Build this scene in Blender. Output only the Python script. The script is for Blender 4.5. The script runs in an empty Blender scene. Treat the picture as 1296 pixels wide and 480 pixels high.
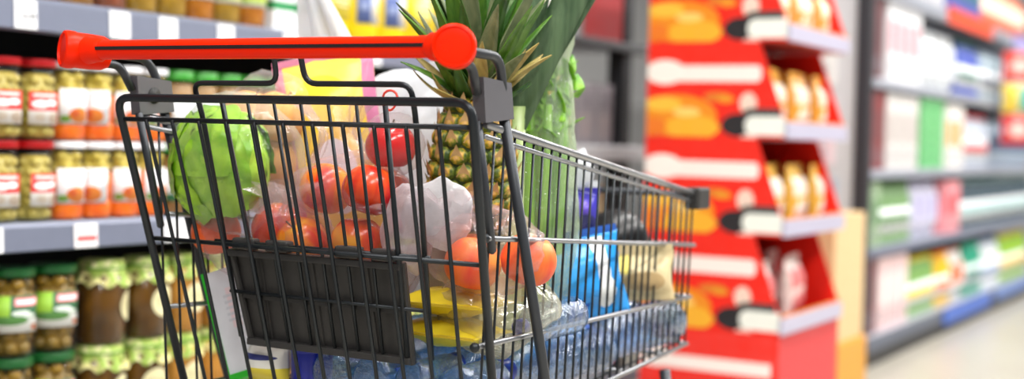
import bpy, bmesh, math, random
from mathutils import Vector, Matrix, noise
random.seed(7)
SC = bpy.context.scene
COL = SC.collection
PI = math.pi

# ------------------------------------------------------------------ camera
F_PX, THETA, ROLL, CAM_H = 1750.0, math.radians(30), math.atan(.0292), .93
cam = bpy.data.cameras.new('camera'); cam_o = bpy.data.objects.new('camera', cam); COL.objects.link(cam_o)
cam.sensor_fit = 'HORIZONTAL'; cam.sensor_width = 36.0; cam.lens = F_PX / 1296 * 36
cam.shift_y = -(240 - 175.5) / 1296
cam_o.matrix_world = (Matrix.Translation((0, 0, CAM_H)) @ Matrix.Rotation(THETA, 4, 'Z')
                      @ Matrix.Rotation(PI / 2, 4, 'X') @ Matrix.Rotation(ROLL, 4, 'Z'))
cam.clip_start = .05
cam.dof.use_dof = True; cam.dof.focus_distance = 1.70; cam.dof.aperture_fstop = 2.25
SC.camera = cam_o

# ------------------------------------------------------------------ world, light, exposure
w = bpy.data.worlds.new('world'); SC.world = w; w.use_nodes = True
w.node_tree.nodes['Background'].inputs[0].default_value = (.95, .97, 1, 1)
w.node_tree.nodes['Background'].inputs[1].default_value = .32
SC.view_settings.view_transform = 'Standard'; SC.view_settings.look = 'None'
SC.view_settings.gamma = 1; SC.view_settings.exposure = .22; SC.view_settings.use_curve_mapping = False
LIGHT_ROWS = [(-.65, 42), (1.1, 66)]          # x of the ceiling light rows, watts each lamp
SC.cycles.max_bounces = 10; SC.cycles.transparent_max_bounces = 24


# ------------------------------------------------------------------ materials
def lin(c):
    return tuple((v / 255 / 12.92 if v / 255 <= .04045 else ((v / 255 + .055) / 1.055) ** 2.4) for v in c) + (1,)


class NT:
    def __init__(s, name):
        s.m = bpy.data.materials.new(name); s.m.use_nodes = True
        s.t = s.m.node_tree; s.b = s.t.nodes['Principled BSDF']; s.out = s.t.nodes['Material Output']

    def n(s, kind, **kw):
        o = s.t.nodes.new(kind)
        for k, v in kw.items(): setattr(o, k, v)
        return o

    def l(s, a, b): s.t.links.new(a, b)

    def val(s, sock, v):
        if hasattr(v, 'is_linked') or hasattr(v, 'links'): s.l(v, sock)
        else: sock.default_value = v

    def math(s, op, a, b=0.0, c=None):
        o = s.n('ShaderNodeMath', operation=op); s.val(o.inputs[0], a); s.val(o.inputs[1], b)
        if c is not None: s.val(o.inputs[2], c)
        return o.outputs[0]

    def mix(s, fac, a, b):
        o = s.n('ShaderNodeMix', data_type='RGBA'); s.val(o.inputs[0], fac); s.val(o.inputs[6], a); s.val(o.inputs[7], b)
        return o.outputs[2]

    def noise(s, scale, detail=3, vec=None, rough=.5, dist=0.0):
        o = s.n('ShaderNodeTexNoise'); o.inputs['Scale'].default_value = scale; o.inputs['Detail'].default_value = detail
        o.inputs['Roughness'].default_value = rough; o.inputs['Distortion'].default_value = dist
        if vec is None: vec = s.coord()
        s.l(vec, o.inputs['Vector']); return o.outputs[0]

    def coord(s, kind='Object'):
        return s.n('ShaderNodeTexCoord').outputs[kind]

    def ramp(s, fac, stops):
        o = s.n('ShaderNodeValToRGB'); e = o.color_ramp.elements
        while len(e) < len(stops): e.new(.5)
        for i, (p, c) in enumerate(stops): e[i].position = p; e[i].color = c
        s.l(fac, o.inputs[0]); return o.outputs[0]

    def bump(s, h, strength=.3, dist=.002):
        o = s.n('ShaderNodeBump'); o.inputs['Strength'].default_value = strength; o.inputs['Distance'].default_value = dist
        s.l(h, o.inputs['Height']); s.l(o.outputs[0], s.b.inputs['Normal']); return o.outputs[0]


MATS = {}


def mat(name, col, rough=.5, metal=0.0, vary=.12, scale=40, bump=0.0, coat=0.0, col2=None, emit=0.0, trans=0.0, spec=.5):
    if name in MATS: return MATS[name]
    t = NT(name); b = t.b
    c = lin(col); c2 = lin(col2) if col2 else tuple(v * (1 - vary) for v in c[:3]) + (1,)
    nz = t.noise(scale)
    fac = t.math('MULTIPLY_ADD', nz, 2.2, -.6) if col2 else nz
    m = t.n('ShaderNodeMath', operation='ADD', use_clamp=True); t.l(fac, m.inputs[0]); m.inputs[1].default_value = 0
    t.l(t.mix(m.outputs[0], c, c2), b.inputs['Base Color'])
    b.inputs['Roughness'].default_value = rough; b.inputs['Metallic'].default_value = metal
    b.inputs['Specular IOR Level'].default_value = spec; b.inputs['Coat Weight'].default_value = coat; b.inputs['Transmission Weight'].default_value = trans
    if bump: t.bump(nz, bump)
    if emit:
        b.inputs['Emission Color'].default_value = c; b.inputs['Emission Strength'].default_value = emit
    MATS[name] = t.m; return t.m


def film(name, tint=(245, 248, 250), body=.14, edge=.55, rough=.12, diffuse=(240, 240, 242), scale=60, bump=.6, gloss=.45):
    """thin see-through plastic: clear where flat, milky and shiny at folds and edges"""
    if name in MATS: return MATS[name]
    t = NT(name); t.t.nodes.remove(t.b)
    nz = t.noise(scale, 4, rough=.6)
    bp = t.n('ShaderNodeBump'); bp.inputs['Strength'].default_value = bump; bp.inputs['Distance'].default_value = .004
    t.l(nz, bp.inputs['Height'])
    tr = t.n('ShaderNodeBsdfTransparent'); tr.inputs[0].default_value = lin(tint)
    gl = t.n('ShaderNodeBsdfGlossy'); gl.inputs['Roughness'].default_value = rough; t.l(bp.outputs[0], gl.inputs['Normal'])
    df = t.n('ShaderNodeBsdfDiffuse'); df.inputs[0].default_value = lin(diffuse); t.l(bp.outputs[0], df.inputs['Normal'])
    tl = t.n('ShaderNodeBsdfTranslucent'); tl.inputs[0].default_value = lin(diffuse)
    m0 = t.n('ShaderNodeMixShader'); m0.inputs[0].default_value = .4; t.l(df.outputs[0], m0.inputs[1]); t.l(tl.outputs[0], m0.inputs[2])
    m1 = t.n('ShaderNodeMixShader'); m1.inputs[0].default_value = gloss; t.l(m0.outputs[0], m1.inputs[1]); t.l(gl.outputs[0], m1.inputs[2])
    lw = t.n('ShaderNodeLayerWeight'); lw.inputs[0].default_value = .35; t.l(bp.outputs[0], lw.inputs['Normal'])
    f = t.math('MULTIPLY_ADD', lw.outputs['Facing'], edge, body)
    m2 = t.n('ShaderNodeMixShader'); t.l(f, m2.inputs[0]); t.l(tr.outputs[0], m2.inputs[1]); t.l(m1.outputs[0], m2.inputs[2])
    t.l(m2.outputs[0], t.out.inputs[0]); MATS[name] = t.m; return t.m


def printed(name, base, shapes, rough=.4, vary=.06):
    """flat print laid out in the piece's own UV: ('r',u0,u1,v0,v1,col) bars, ('e',u,v,ru,rv,col) blobs, ('l',u0,u1,v0,v1,col,n) n fine lines of small print"""
    if name in MATS: return MATS[name]
    t = NT(name)
    uv = t.n('ShaderNodeSeparateXYZ'); t.l(t.coord('UV'), uv.inputs[0]); U, V = uv.outputs[0], uv.outputs[1]
    cur = lin(base)
    for sh in shapes:
        if sh[0] in 'rl':
            u0, u1, v0, v1, col = sh[1:6]
            a = t.math('COMPARE', U, (u0 + u1) / 2, (u1 - u0) / 2); b = t.math('COMPARE', V, (v0 + v1) / 2, (v1 - v0) / 2)
            k = t.math('MULTIPLY', a, b)
            if sh[0] == 'l':
                fr = t.math('FRACT', t.math('MULTIPLY', t.math('SUBTRACT', V, v0), sh[6] / (v1 - v0)))
                k = t.math('MULTIPLY', k, t.math('COMPARE', fr, .5, .22))
                k = t.math('MULTIPLY', k, t.math('GREATER_THAN', t.noise(60, 2, t.coord('UV')), .42))
        else:
            cu, cv, ru, rv, col = sh[1:6]
            a = t.math('POWER', t.math('DIVIDE', t.math('SUBTRACT', U, cu), ru), 2.0)
            a = t.math('POWER', t.math('ABSOLUTE', t.math('DIVIDE', t.math('SUBTRACT', U, cu), ru)), 2.0)
            b = t.math('POWER', t.math('ABSOLUTE', t.math('DIVIDE', t.math('SUBTRACT', V, cv), rv)), 2.0)
            k = t.math('LESS_THAN', t.math('ADD', a, b), 1.0)
        cur = t.mix(k, cur, lin(col))
    nz = t.noise(30)
    cur = t.mix(t.math('MULTIPLY', nz, vary), cur, (1, 1, 1, 1))
    t.l(cur, t.b.inputs['Base Color']); t.b.inputs['Roughness'].default_value = rough; t.b.inputs['Specular IOR Level'].default_value = .3
    MATS[name] = t.m; return t.m


def fruit(name, stops, scale=9, rough=.28, stretch=(1, 1, .35), speck=None):
    if name in MATS: return MATS[name]
    t = NT(name)
    mp = t.n('ShaderNodeMapping'); mp.inputs['Scale'].default_value = stretch; t.l(t.coord(), mp.inputs[0])
    nz = t.noise(scale, 4, mp.outputs[0], .6, .6)
    c = t.ramp(nz, [(p, lin(q)) for p, q in stops])
    if speck:
        c = t.mix(t.math('GREATER_THAN', t.noise(220, 1), .68), c, lin(speck))
    t.l(c, t.b.inputs['Base Color']); t.b.inputs['Roughness'].default_value = rough
    t.b.inputs['Subsurface Weight'].default_value = 0
    MATS[name] = t.m; return t.m


def leafy(name, c0, c1, scale=14, rough=.4, stretch=(1, 1, 1)):
    if name in MATS: return MATS[name]
    t = NT(name)
    mp = t.n('ShaderNodeMapping'); mp.inputs['Scale'].default_value = stretch; t.l(t.coord(), mp.inputs[0])
    nz = t.noise(scale, 5, mp.outputs[0], .6, .8)
    c = t.ramp(nz, [(.32, lin(c0)), (.66, lin(c1))])
    t.l(c, t.b.inputs['Base Color']); t.b.inputs['Roughness'].default_value = rough
    t.bump(nz, .4, .002)
    MATS[name] = t.m; return t.m


# ------------------------------------------------------------------ mesh helpers
WLOC = {}


def mesh(name, V, Fc, smooth=False, uv=None):
    me = bpy.data.meshes.new(name); me.from_pydata([tuple(v) for v in V], [], Fc)
    if uv:
        ul = me.uv_layers.new(name='UVMap')
        for lp in me.loops: ul.data[lp.index].uv = uv[lp.vertex_index]
    me.validate(); me.update()
    if smooth:
        me.polygons.foreach_set('use_smooth', [True] * len(me.polygons))
        if smooth == 'auto':
            try: me.set_sharp_from_angle(angle=.7)
            except Exception: pass
    return me


def link(name, me, m=None, parent=None, loc=(0, 0, 0), rot=(0, 0, 0), scale=None):
    o = bpy.data.objects.new(name, me); COL.objects.link(o)
    if m is not None and me is not None and not me.materials: me.materials.append(m)
    o.parent = parent; o.location = loc; o.rotation_euler = rot
    if scale: o.scale = scale
    return o


def part(name, geo, m, parent=None, smooth=False):
    """geometry given in world metres; the origin goes to its middle. Parents are unrotated and unscaled."""
    V, Fc = geo[0], geo[1]; uv = geo[2] if len(geo) > 2 else None
    V = [Vector(v) for v in V]
    lo = Vector([min(v[i] for v in V) for i in range(3)]); hi = Vector([max(v[i] for v in V) for i in range(3)])
    c = (lo + hi) / 2
    if parent is None: c.z = lo.z
    o = link(name, mesh(name, [v - c for v in V], Fc, smooth, uv), m, parent, c - WLOC.get(parent, Vector()))
    WLOC[o] = c
    return o


def root(name, loc, label, cat, group=None, rz=0):
    o = bpy.data.objects.new(name, None); COL.objects.link(o); o.location = loc; o.rotation_euler[2] = rz
    o.empty_display_size = .05
    WLOC[o] = Vector(loc); tag(o, label, cat, group); return o


def tag(o, label=None, cat=None, group=None, kind=None):
    if label: o['label'] = label
    if cat: o['category'] = cat
    if group: o['group'] = group
    if kind: o['kind'] = kind
    return o


def copy_tree(o, parent=None):
    c = o.copy(); COL.objects.link(c); c.parent = parent
    for ch in [x for x in KIDS.get(o, o.children)]: copy_tree(ch, c)
    return c


KIDS = {}


def proto(o):
    def rec(x):
        KIDS[x] = list(x.children)
        for y in KIDS[x]: rec(y)
    rec(o); return o


class Placer:
    """first use moves the prototype itself, later uses copy it with its parts"""
    def __init__(s, o): s.o = proto(o); s.used = False

    def put(s, loc, label, rz=0, group=None, rot=None):
        o = s.o if not s.used else copy_tree(s.o)
        s.used = True
        o.location = loc; o.rotation_euler = rot if rot else (0, 0, rz)
        tag(o, label, None, group); return o


def box(lo, hi, b=0.0):
    x0, y0, z0 = lo; x1, y1, z1 = hi
    if b <= 0:
        V = [(x0, y0, z0), (x1, y0, z0), (x1, y1, z0), (x0, y1, z0), (x0, y0, z1), (x1, y0, z1), (x1, y1, z1), (x0, y1, z1)]
        return V, [(0, 3, 2, 1), (4, 5, 6, 7), (0, 1, 5, 4), (1, 2, 6, 5), (2, 3, 7, 6), (3, 0, 4, 7)]
    bm = bmesh.new(); bmesh.ops.create_cube(bm, size=1)
    for v in bm.verts:
        v.co = Vector(((x0 + x1) / 2 + v.co.x * (x1 - x0), (y0 + y1) / 2 + v.co.y * (y1 - y0), (z0 + z1) / 2 + v.co.z * (z1 - z0)))
    bmesh.ops.bevel(bm, geom=bm.edges[:], offset=b, segments=2, affect='EDGES', profile=.5)
    return bm_geo(bm)


def bm_geo(bm):
    bm.verts.index_update(); V = [v.co.copy() for v in bm.verts]; Fc = [[v.index for v in f.verts] for f in bm.faces]; bm.free()
    return V, Fc


def join(*gs):
    V, Fc = [], []
    for g in gs:
        n = len(V); V += list(g[0]); Fc += [[i + n for i in f] for f in g[1]]
    return V, Fc


def xf(g, M):
    return ([M @ Vector(v) for v in g[0]],) + tuple(g[1:])


def tube(pts, r, n=8, closed=False):
    pts = [Vector(p) for p in pts]; N = len(pts); V, Fc = [], []
    tang = []
    for i in range(N):
        a = pts[i - 1] if (i or closed) else pts[i]; b = pts[(i + 1) % N] if (i < N - 1 or closed) else pts[i]
        tang.append((b - a).normalized())
    up = Vector((0, 0, 1)) if abs(tang[0].z) < .9 else Vector((1, 0, 0))
    nrm = (up - tang[0] * up.dot(tang[0])).normalized()
    for i in range(N):
        nrm = (nrm - tang[i] * nrm.dot(tang[i])).normalized(); bi = tang[i].cross(nrm)
        rr = r[i] if isinstance(r, (list, tuple)) else r
        for k in range(n):
            a = 2 * PI * k / n; V.append(pts[i] + (nrm * math.cos(a) + bi * math.sin(a)) * rr)
    for i in range(N if closed else N - 1):
        for k in range(n):
            a, b = i * n + k, i * n + (k + 1) % n; c, d = ((i + 1) % N) * n + (k + 1) % n, ((i + 1) % N) * n + k
            Fc.append((a, b, c, d))
    if not closed:
        Fc.append(tuple(reversed(range(n)))); Fc.append(tuple(range((N - 1) * n, N * n)))
    return V, Fc


def fillet(pts, rad, seg=5):
    pts = [Vector(p) for p in pts]; out = [pts[0]]
    for i in range(1, len(pts) - 1):
        p, a, b = pts[i], (pts[i - 1] - pts[i]), (pts[i + 1] - pts[i])
        r = min(rad, a.length * .49, b.length * .49)
        s, e = p + a.normalized() * r, p + b.normalized() * r
        for k in range(seg + 1):
            t = k / seg; out.append(s * (1 - t) ** 2 + p * 2 * t * (1 - t) + e * t * t)
    out.append(pts[-1]); return out


def lathe(prof, n=24, cap=True):
    """(r,z) profile about Z"""
    V, Fc = [], []
    for r, z in prof:
        for k in range(n):
            a = 2 * PI * k / n; V.append((r * math.cos(a), r * math.sin(a), z))
    for i in range(len(prof) - 1):
        for k in range(n):
            a, b = i * n + k, i * n + (k + 1) % n
            Fc.append((a, b, b + n, a + n))
    if cap:
        Fc.append(tuple(reversed(range(n)))); m = (len(prof) - 1) * n; Fc.append(tuple(range(m, m + n)))
    return V, Fc


def arc_label(r, z0, z1, a0, a1, n=14, t=.0006):
    """a curved label with thickness, u across, v up; angles in radians"""
    V, Fc, uv = [], [], []
    for i in range(n + 1):
        f = i / n; a = a0 + (a1 - a0) * f
        for (rr, z, v) in ((r + t, z0, 0), (r + t, z1, 1), (r - t, z1, 1), (r - t, z0, 0)):
            V.append((rr * math.cos(a), rr * math.sin(a), z)); uv.append((f, v))
    for i in range(n):
        for k in range(4):
            a, b = i * 4 + k, i * 4 + (k + 1) % 4
            Fc.append((a, a + 4, b + 4, b))
    return V, Fc, uv


def uvbox(lo, hi, face='x'):
    """box whose UV spans the two axes seen from the given side"""
    V, Fc = box(lo, hi)
    d = [max(hi[i] - lo[i], 1e-6) for i in range(3)]
    ax = 1 if face == 'x' else 0
    uv = [((v[ax] - lo[ax]) / d[ax], (v[2] - lo[2]) / d[2]) for v in V]
    return V, Fc, uv


def prism(poly, axis, t0, t1):
    """polygon given in the two remaining axes, extruded along axis"""
    n = len(poly); V = []
    for t in (t0, t1):
        for p in poly:
            V.append({'x': (t, p[0], p[1]), 'y': (p[0], t, p[1]), 'z': (p[0], p[1], t)}[axis])
    Fc = [tuple(range(n)), tuple(range(2 * n - 1, n - 1, -1))] + [(i, i + n, (i + 1) % n + n, (i + 1) % n) for i in range(n)]
    return V, Fc


def ico(c, r, sub=2, f=None):
    bm = bmesh.new(); bmesh.ops.create_icosphere(bm, subdivisions=sub, radius=1)
    r = r if isinstance(r, (tuple, list)) else (r, r, r)
    for v in bm.verts:
        d = v.co.normalized(); k = f(d) if f else 1
        v.co = Vector((c[0] + d.x * r[0] * k, c[1] + d.y * r[1] * k, c[2] + d.z * r[2] * k))
    return bm_geo(bm)


def facets(seed, n=30, lo=.80, rough=.04):
    """creased film: radius of a random many-sided solid, so the surface breaks into flat folds"""
    rr = random.Random(seed); pl = []
    for k in range(n):
        z = 1 - 2 * (k + .5) / n; a = k * 2.4 + rr.uniform(-.5, .5); q = math.sqrt(1 - z * z)
        pl.append((Vector((q * math.cos(a), q * math.sin(a), z)), rr.uniform(lo, 1.0)))
    s = Vector((seed, seed * 2.3, seed * .7))
    def f(d):
        m = min(hh / max(n_.dot(d), .05) for n_, hh in pl)
        return min(m, 1.25) + rough * noise.noise(d * 4 + s) + rough * .8 * (1 - 2 * abs(noise.noise(d * 7 + s)))
    return f


def crumple(seed, amp=.12, fr=3.0, ridge=.08):
    s = Vector((seed * 3.7, seed * 1.3, seed * 2.1))
    def f(d):
        a = noise.noise(d * fr + s); b = 1 - abs(noise.noise(d * fr * 2.3 + s * 2)) * 2
        c = 1 - abs(noise.noise(d * fr * 5 + s * 3)) * 2
        return 1 + a * amp + b * ridge + c * ridge * .4
    return f


def pillow(wd, ht, th, n=14, m=16, crimp=.02, seed=1, wob=.004):
    """filled bag with flat crimped ends: width X, height Z, thickness Y; base at z=0"""
    V, Fc, uv = [], [], []
    for side in (1, -1):
        for j in range(m + 1):
            for i in range(n + 1):
                u, v = i / n, j / m
                x = (u - .5) * wd; z = v * ht
                e = max(0, min(1, (min(z, ht - z) - crimp) / (ht * .28))); e = math.sin(e * PI / 2)
                p = (max(0, math.sin(u * PI)) ** .55) * e * th / 2
                wv = noise.noise(Vector((x * 40, z * 40, seed + side))) * wob * (e + .15)
                V.append((x * (1 - .07 * e), side * (p + .0007) + wv, z)); uv.append((u, v))
    K = (n + 1) * (m + 1)
    for s in (0, 1):
        for j in range(m):
            for i in range(n):
                a = s * K + j * (n + 1) + i; q = (a, a + 1, a + n + 2, a + n + 1)
                Fc.append(q if s else tuple(reversed(q)))
    ring = [i for i in range(n + 1)] + [j * (n + 1) + n for j in range(1, m + 1)] + [m * (n + 1) + i for i in range(n - 1, -1, -1)] + [j * (n + 1) for j in range(m - 1, 0, -1)]
    for a, b in zip(ring, ring[1:] + ring[:1]): Fc.append((a, b, b + K, a + K))
    return V, Fc, uv


def ordinal(i): return ['first', 'second', 'third', 'fourth', 'fifth', 'sixth', 'seventh', 'eighth', 'ninth', 'tenth', 'eleventh', 'twelfth',
                        'thirteenth', 'fourteenth', 'fifteenth', 'sixteenth', 'seventeenth', 'eighteenth', 'nineteenth', 'twentieth',
                        'twenty-first', 'twenty-second', 'twenty-third', 'twenty-fourth', 'twenty-fifth', 'twenty-sixth', 'twenty-seventh'][i]


# ------------------------------------------------------------------ the setting
def floor_mat():
    t = NT('floor_tile'); nz = t.noise(3, 5); n2 = t.noise(90, 2)
    c = t.mix(nz, lin((178, 172, 158)), lin((196, 191, 180))); c = t.mix(t.math('MULTIPLY', n2, .25), c, lin((120, 115, 105)))
    t.l(c, t.b.inputs['Base Color']); t.b.inputs['Roughness'].default_value = .28; return t.m


tag(part('floor', box((-5, -2.5, -.05), (3.5, 14, 0)), floor_mat()), 'pale beige polished supermarket floor', None, None, 'structure')
tag(part('wall_left', box((-5.1, -2.5, 0), (-5, 14, 3.4)), mat('wall', (205, 205, 205), .8)), 'light grey wall far behind the shelving', None, None, 'structure')
tag(part('wall_far', box((-5, 14, 0), (3.5, 14.1, 3.4)), mat('wall', (205, 205, 205), .8)), 'light grey wall at the end of the aisle', None, None, 'structure')
tag(part('ceiling', box((-5, -2.5, 3.4), (3.5, 14, 3.45)), mat('ceiling_white', (225, 226, 228), .9)), 'white supermarket ceiling', None, None, 'structure')
LAMP = None
for ri, (lx, watt) in enumerate(LIGHT_ROWS):
    for k in range(5):
        ly = -.6 + k * 2.6
        r_ = root('ceiling_light', (lx, ly, 3.28), 'long white fluorescent ceiling light, %s along the %s row' % (ordinal(k), ['shelf side', 'far side'][ri]), 'light', 'ceiling lights')
        part('housing', box((lx - .16, ly - 1.1, 3.30), (lx + .16, ly + 1.1, 3.40), .01), mat('lamp_housing', (230, 230, 230), .5), r_)
        part('diffuser', box((lx - .13, ly - 1.06, 3.285), (lx + .13, ly + 1.06, 3.30)), mat('lamp_diffuser', (255, 252, 246), .5, emit=6.0), r_)
        L = bpy.data.lights.new('lamp_light', 'AREA'); L.shape = 'RECTANGLE'; L.size = .26; L.size_y = 2.1; L.energy = watt; L.color = (1, .985, .96)
        lo = bpy.data.objects.new('lamp_light', L); COL.objects.link(lo); lo.parent = r_; lo.location = (0, 0, 0)

# ------------------------------------------------------------------ shelving
RAIL = mat('rail_grey', (122, 128, 148), .35, .2)
BOARD = mat('shelf_board', (190, 195, 205), .4, .2)
BACK = mat('shelf_back', (12, 12, 14), .7)
POST = mat('shelf_post', (34, 34, 38), .5)
TAGP = printed('price_tag_print', (244, 245, 248), [('l', .08, .6, .62, .9, (150, 152, 160), 3), ('r', .3, .9, .12, .5, (225, 226, 230))])
TAGR = printed('price_tag_red', (246, 244, 246), [('r', .1, .95, .25, .5, (235, 90, 90)), ('l', .08, .8, .6, .9, (170, 150, 155), 3)])


def shelf_run(name, label, y0, y1, front, back, levels, posts, cat='shelving', top=2.2, deck=None, railcol=None, front_posts=False):
    r_ = root(name, ((front + back) / 2, (y0 + y1) / 2, 0), label, cat)
    part('back_panel', box((back, y0, .02), (back + .02, y1, top)), BACK, r_)
    for y in posts:
        xu = front - .012 if front_posts else back + .085
        part('upright', box((xu - .063, y - .03, 0), (xu, y + .03, top), .004), POST, r_)
    out = []
    for i, (z, h, fx) in enumerate(levels):
        b = part('shelf_board', box((back + .02, y0, z - .02), (fx - .008, y1, z)), BOARD, r_)
        rail = part('price_rail', prism([(fx - .012, z - h), (fx + .006, z - h + .004), (fx + .002, z - .006), (fx - .004, z + .002), (fx - .012, z)], 'y', y0, y1),
                    railcol[i] if railcol else RAIL, b)
        out.append((rail, z, h, fx))
    if deck: part('kick_plate', box((deck - .06, y0, 0), (deck - .03, y1, .1)), mat('kick', (40, 40, 44), .5), r_)
    return r_, out


SF = -1.99
run1, rails1 = shelf_run('shelving_bay', 'long grey shelving bay of jars and packs behind the cart', .9, 3.70, SF, SF - .48,
                         [(.34, .045, SF), (.751, .052, SF), (1.156, .060, SF), (1.56, .05, SF), (1.95, .05, SF)], [.93, 3.67])


def price_tag(rail, y, wd, txt=None, red=False):
    r, z, h, fx = rail
    V, Fc, uv = uvbox((fx + .0035, y - wd / 2, z - h + .004), (fx + .0052, y + wd / 2, z - .004))
    V = [(v[0] + (.003 - .004 * (v[2] - z + h) / h), v[1], v[2]) for v in V]
    o = part('price_tag', (V, Fc, uv), TAGR if red else TAGP, r)
    return o


for y, wd in ((1.695, .05), (1.92, .052), (2.05, .05), (2.22, .05), (2.44, .06), (2.75, .06), (3.1, .06), (3.4, .06)): price_tag(rails1[2], y, wd)
for y, wd, rd in ((1.615, .09, 0), (1.85, .056, 1), (2.09, .07, 0), (2.4, .06, 0), (2.8, .06, 1), (3.2, .06, 0)): price_tag(rails1[1], y, wd, red=rd)

def text_geo(txt, size):
    cu = bpy.data.curves.new('txt', 'FONT'); cu.body = txt; cu.size = size; cu.extrude = .0002; cu.align_x = 'CENTER'; cu.align_y = 'CENTER'
    o = bpy.data.objects.new('txt', cu); COL.objects.link(o)
    me = o.evaluated_get(bpy.context.evaluated_depsgraph_get()).to_mesh()
    g_ = [v.co.copy() for v in me.vertices], [list(p.vertices) for p in me.polygons]
    bpy.data.objects.remove(o); bpy.data.curves.remove(cu); return g_


_r = rails1[2]
first_tag = [c for c in _r[0].children if c.name.startswith('price_tag')][0]
part('price_text', xf(text_geo('10,99', .016), Matrix.Translation((_r[3] + .0066, 1.70, _r[1] - .034)) @ Matrix(((0, 0, 1, 0), (1, 0, 0, 0), (0, 1, 0, 0), (0, 0, 0, 1)))), mat('print_dark', (50, 54, 62), .6), first_tag)

run2, rails2 = shelf_run('shelving_bay', 'narrow dark shelving bay with a red header beside the red display', 3.72, 4.36, SF, SF - .48,
                         [(.15, .045, SF), (.52, .05, SF), (.915, .05, SF), (1.26, .03, SF), (1.6, .05, SF)], [4.24], front_posts=True, railcol=[RAIL, RAIL, mat('rail_pale', (205, 205, 208), .5), POST, RAIL])
part('header_card', box((SF - .03, 3.93, 1.262), (SF - .02, 4.2, 1.52)), printed('header_print', (150, 14, 20), [('e', .5, .5, .4, .3, (110, 10, 18))]), run2)

RF = -1.62
run3, rails3 = shelf_run('shelving_bay', 'far white shelving bay of household goods along the aisle', 5.78, 11.2, RF, RF - .5,
                         [(.125, .06, RF + .03), (.5, .04, RF), (.84, .04, RF), (1.235, .04, RF), (1.66, .07, RF), (2.05, .05, RF)],
                         [5.80, 8.0, 10.2], deck=RF + .05,
                         railcol=[mat('rail_dark', (92, 98, 112), .5), RAIL, mat('rail_white', (150, 154, 166), .4), mat('rail_white', (150, 154, 166), .4), mat('rail_white', (150, 154, 166), .4), RAIL])
part('rail_cover', box((RF + .036, 7.15, .05), (RF + .046, 8.3, .13)), mat('blue_rail', (58, 104, 200), .4), rails3[0][0])
part('rail_cover', box((RF + .036, 8.5, .06), (RF + .046, 9.6, .13)), mat('blue_rail_pale', (110, 140, 205), .4), rails3[0][0])
part('rail_cover', box((RF + .006, 7.2, 1.585), (RF + .016, 8.3, 1.67)), mat('rail_orange', (238, 80, 40), .4), rails3[4][0])
part('rail_cover', box((RF + .006, 9.0, 1.585), (RF + .016, 9.8, 1.67)), mat('rail_lilac', (170, 160, 220), .4), rails3[4][0])
# end panel of the far bay, with the pale hanging sheets seen beside the display
part('end_panel', box((RF - .5, 5.735, 0), (RF - .02, 5.768, 2.2)), mat('end_panel', (214, 216, 220), .5), run3)
part('corner_post', box((RF - .035, 5.72, 0), (RF + .03, 5.775, 2.2), .006), mat('corner_post', (52, 52, 58), .5), run3)


# ------------------------------------------------------------------ jars
GLASS = film('jar_glass', (250, 252, 250), .012, .16, .05, (225, 230, 225), 8, .02, .8)


def jar_profile(r, h, neck):
    return [(r * .9, 0), (r * .985, .004), (r, .012), (r, h * .70), (r * .97, h * .76), (neck, h * .84), (neck, h * .88)]


def balls_geo(r, z0, z1, br, seed, sub=1, squash=1.0):
    rnd = random.Random(seed); gs = []
    z = z0 + br
    k = 0
    while z < z1:
        n = int(2 * PI * (r - br * .8) / (br * 1.9)); off = rnd.random()
        for i in range(n):
            a = 2 * PI * (i + off + rnd.uniform(-.1, .1)) / n; rr = r - br * rnd.uniform(.95, 1.15)
            s = br * rnd.uniform(.88, 1.08)
            gs.append(ico((rr * math.cos(a), rr * math.sin(a), z + rnd.uniform(-.1, .1) * br), (s, s, s * squash), sub))
        z += br * 1.65 * squash; k += 1
    return join(*gs)


def make_jar(name, cat, r, h, lidcol, lidh, neck, contents, label=None, la=(-1.25, 1.25), lz=(.2, .6), lidname='lid', extra=None):
    """jar with its front facing +X"""
    t = root(name, (0, 0, 0), 'jar', cat)
    part('glass_jar', lathe(jar_profile(r, h, neck), 28), GLASS, t, True)
    for i, (kind, z0, z1, col, p) in enumerate(contents):
        m = mat(*col) if isinstance(col, tuple) else col
        if kind == 'balls':
            o = part('contents', balls_geo(r * .95, h * z0, h * z1, p[0], p[1]), m, t, True); o['kind'] = 'stuff'
            part('filling', lathe([(r * .3, h * z0), (r * .72, h * z0 + .002), (r * .72, h * z1), (r * .3, h * z1 + .002)], 16), m, t, True)
        else:
            part('filling', lathe([(r * .86, max(.003, h * z0)), (r * .955, h * z0 + .006), (r * .955, h * z1 - .004), (r * .85, h * z1)], 24), m, t, True)
    L = lidh
    if lidname == 'lid':
        part('lid', lathe([(neck * 1.06, h - L), (neck * 1.1, h - L + .001), (neck * 1.1, h - .003), (neck * 1.04, h - .0006), (neck * .8, h), (neck * .75, h - .001)], 28), lidcol, t, 'auto')
    if label:
        part('label', arc_label(r + .0008, h * lz[0], h * lz[1], la[0], la[1]), label, t, True)
    if extra: extra(t, r, h)
    return t


# label prints (u runs left to right as seen from the aisle)
def flip(sh): return sh


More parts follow.
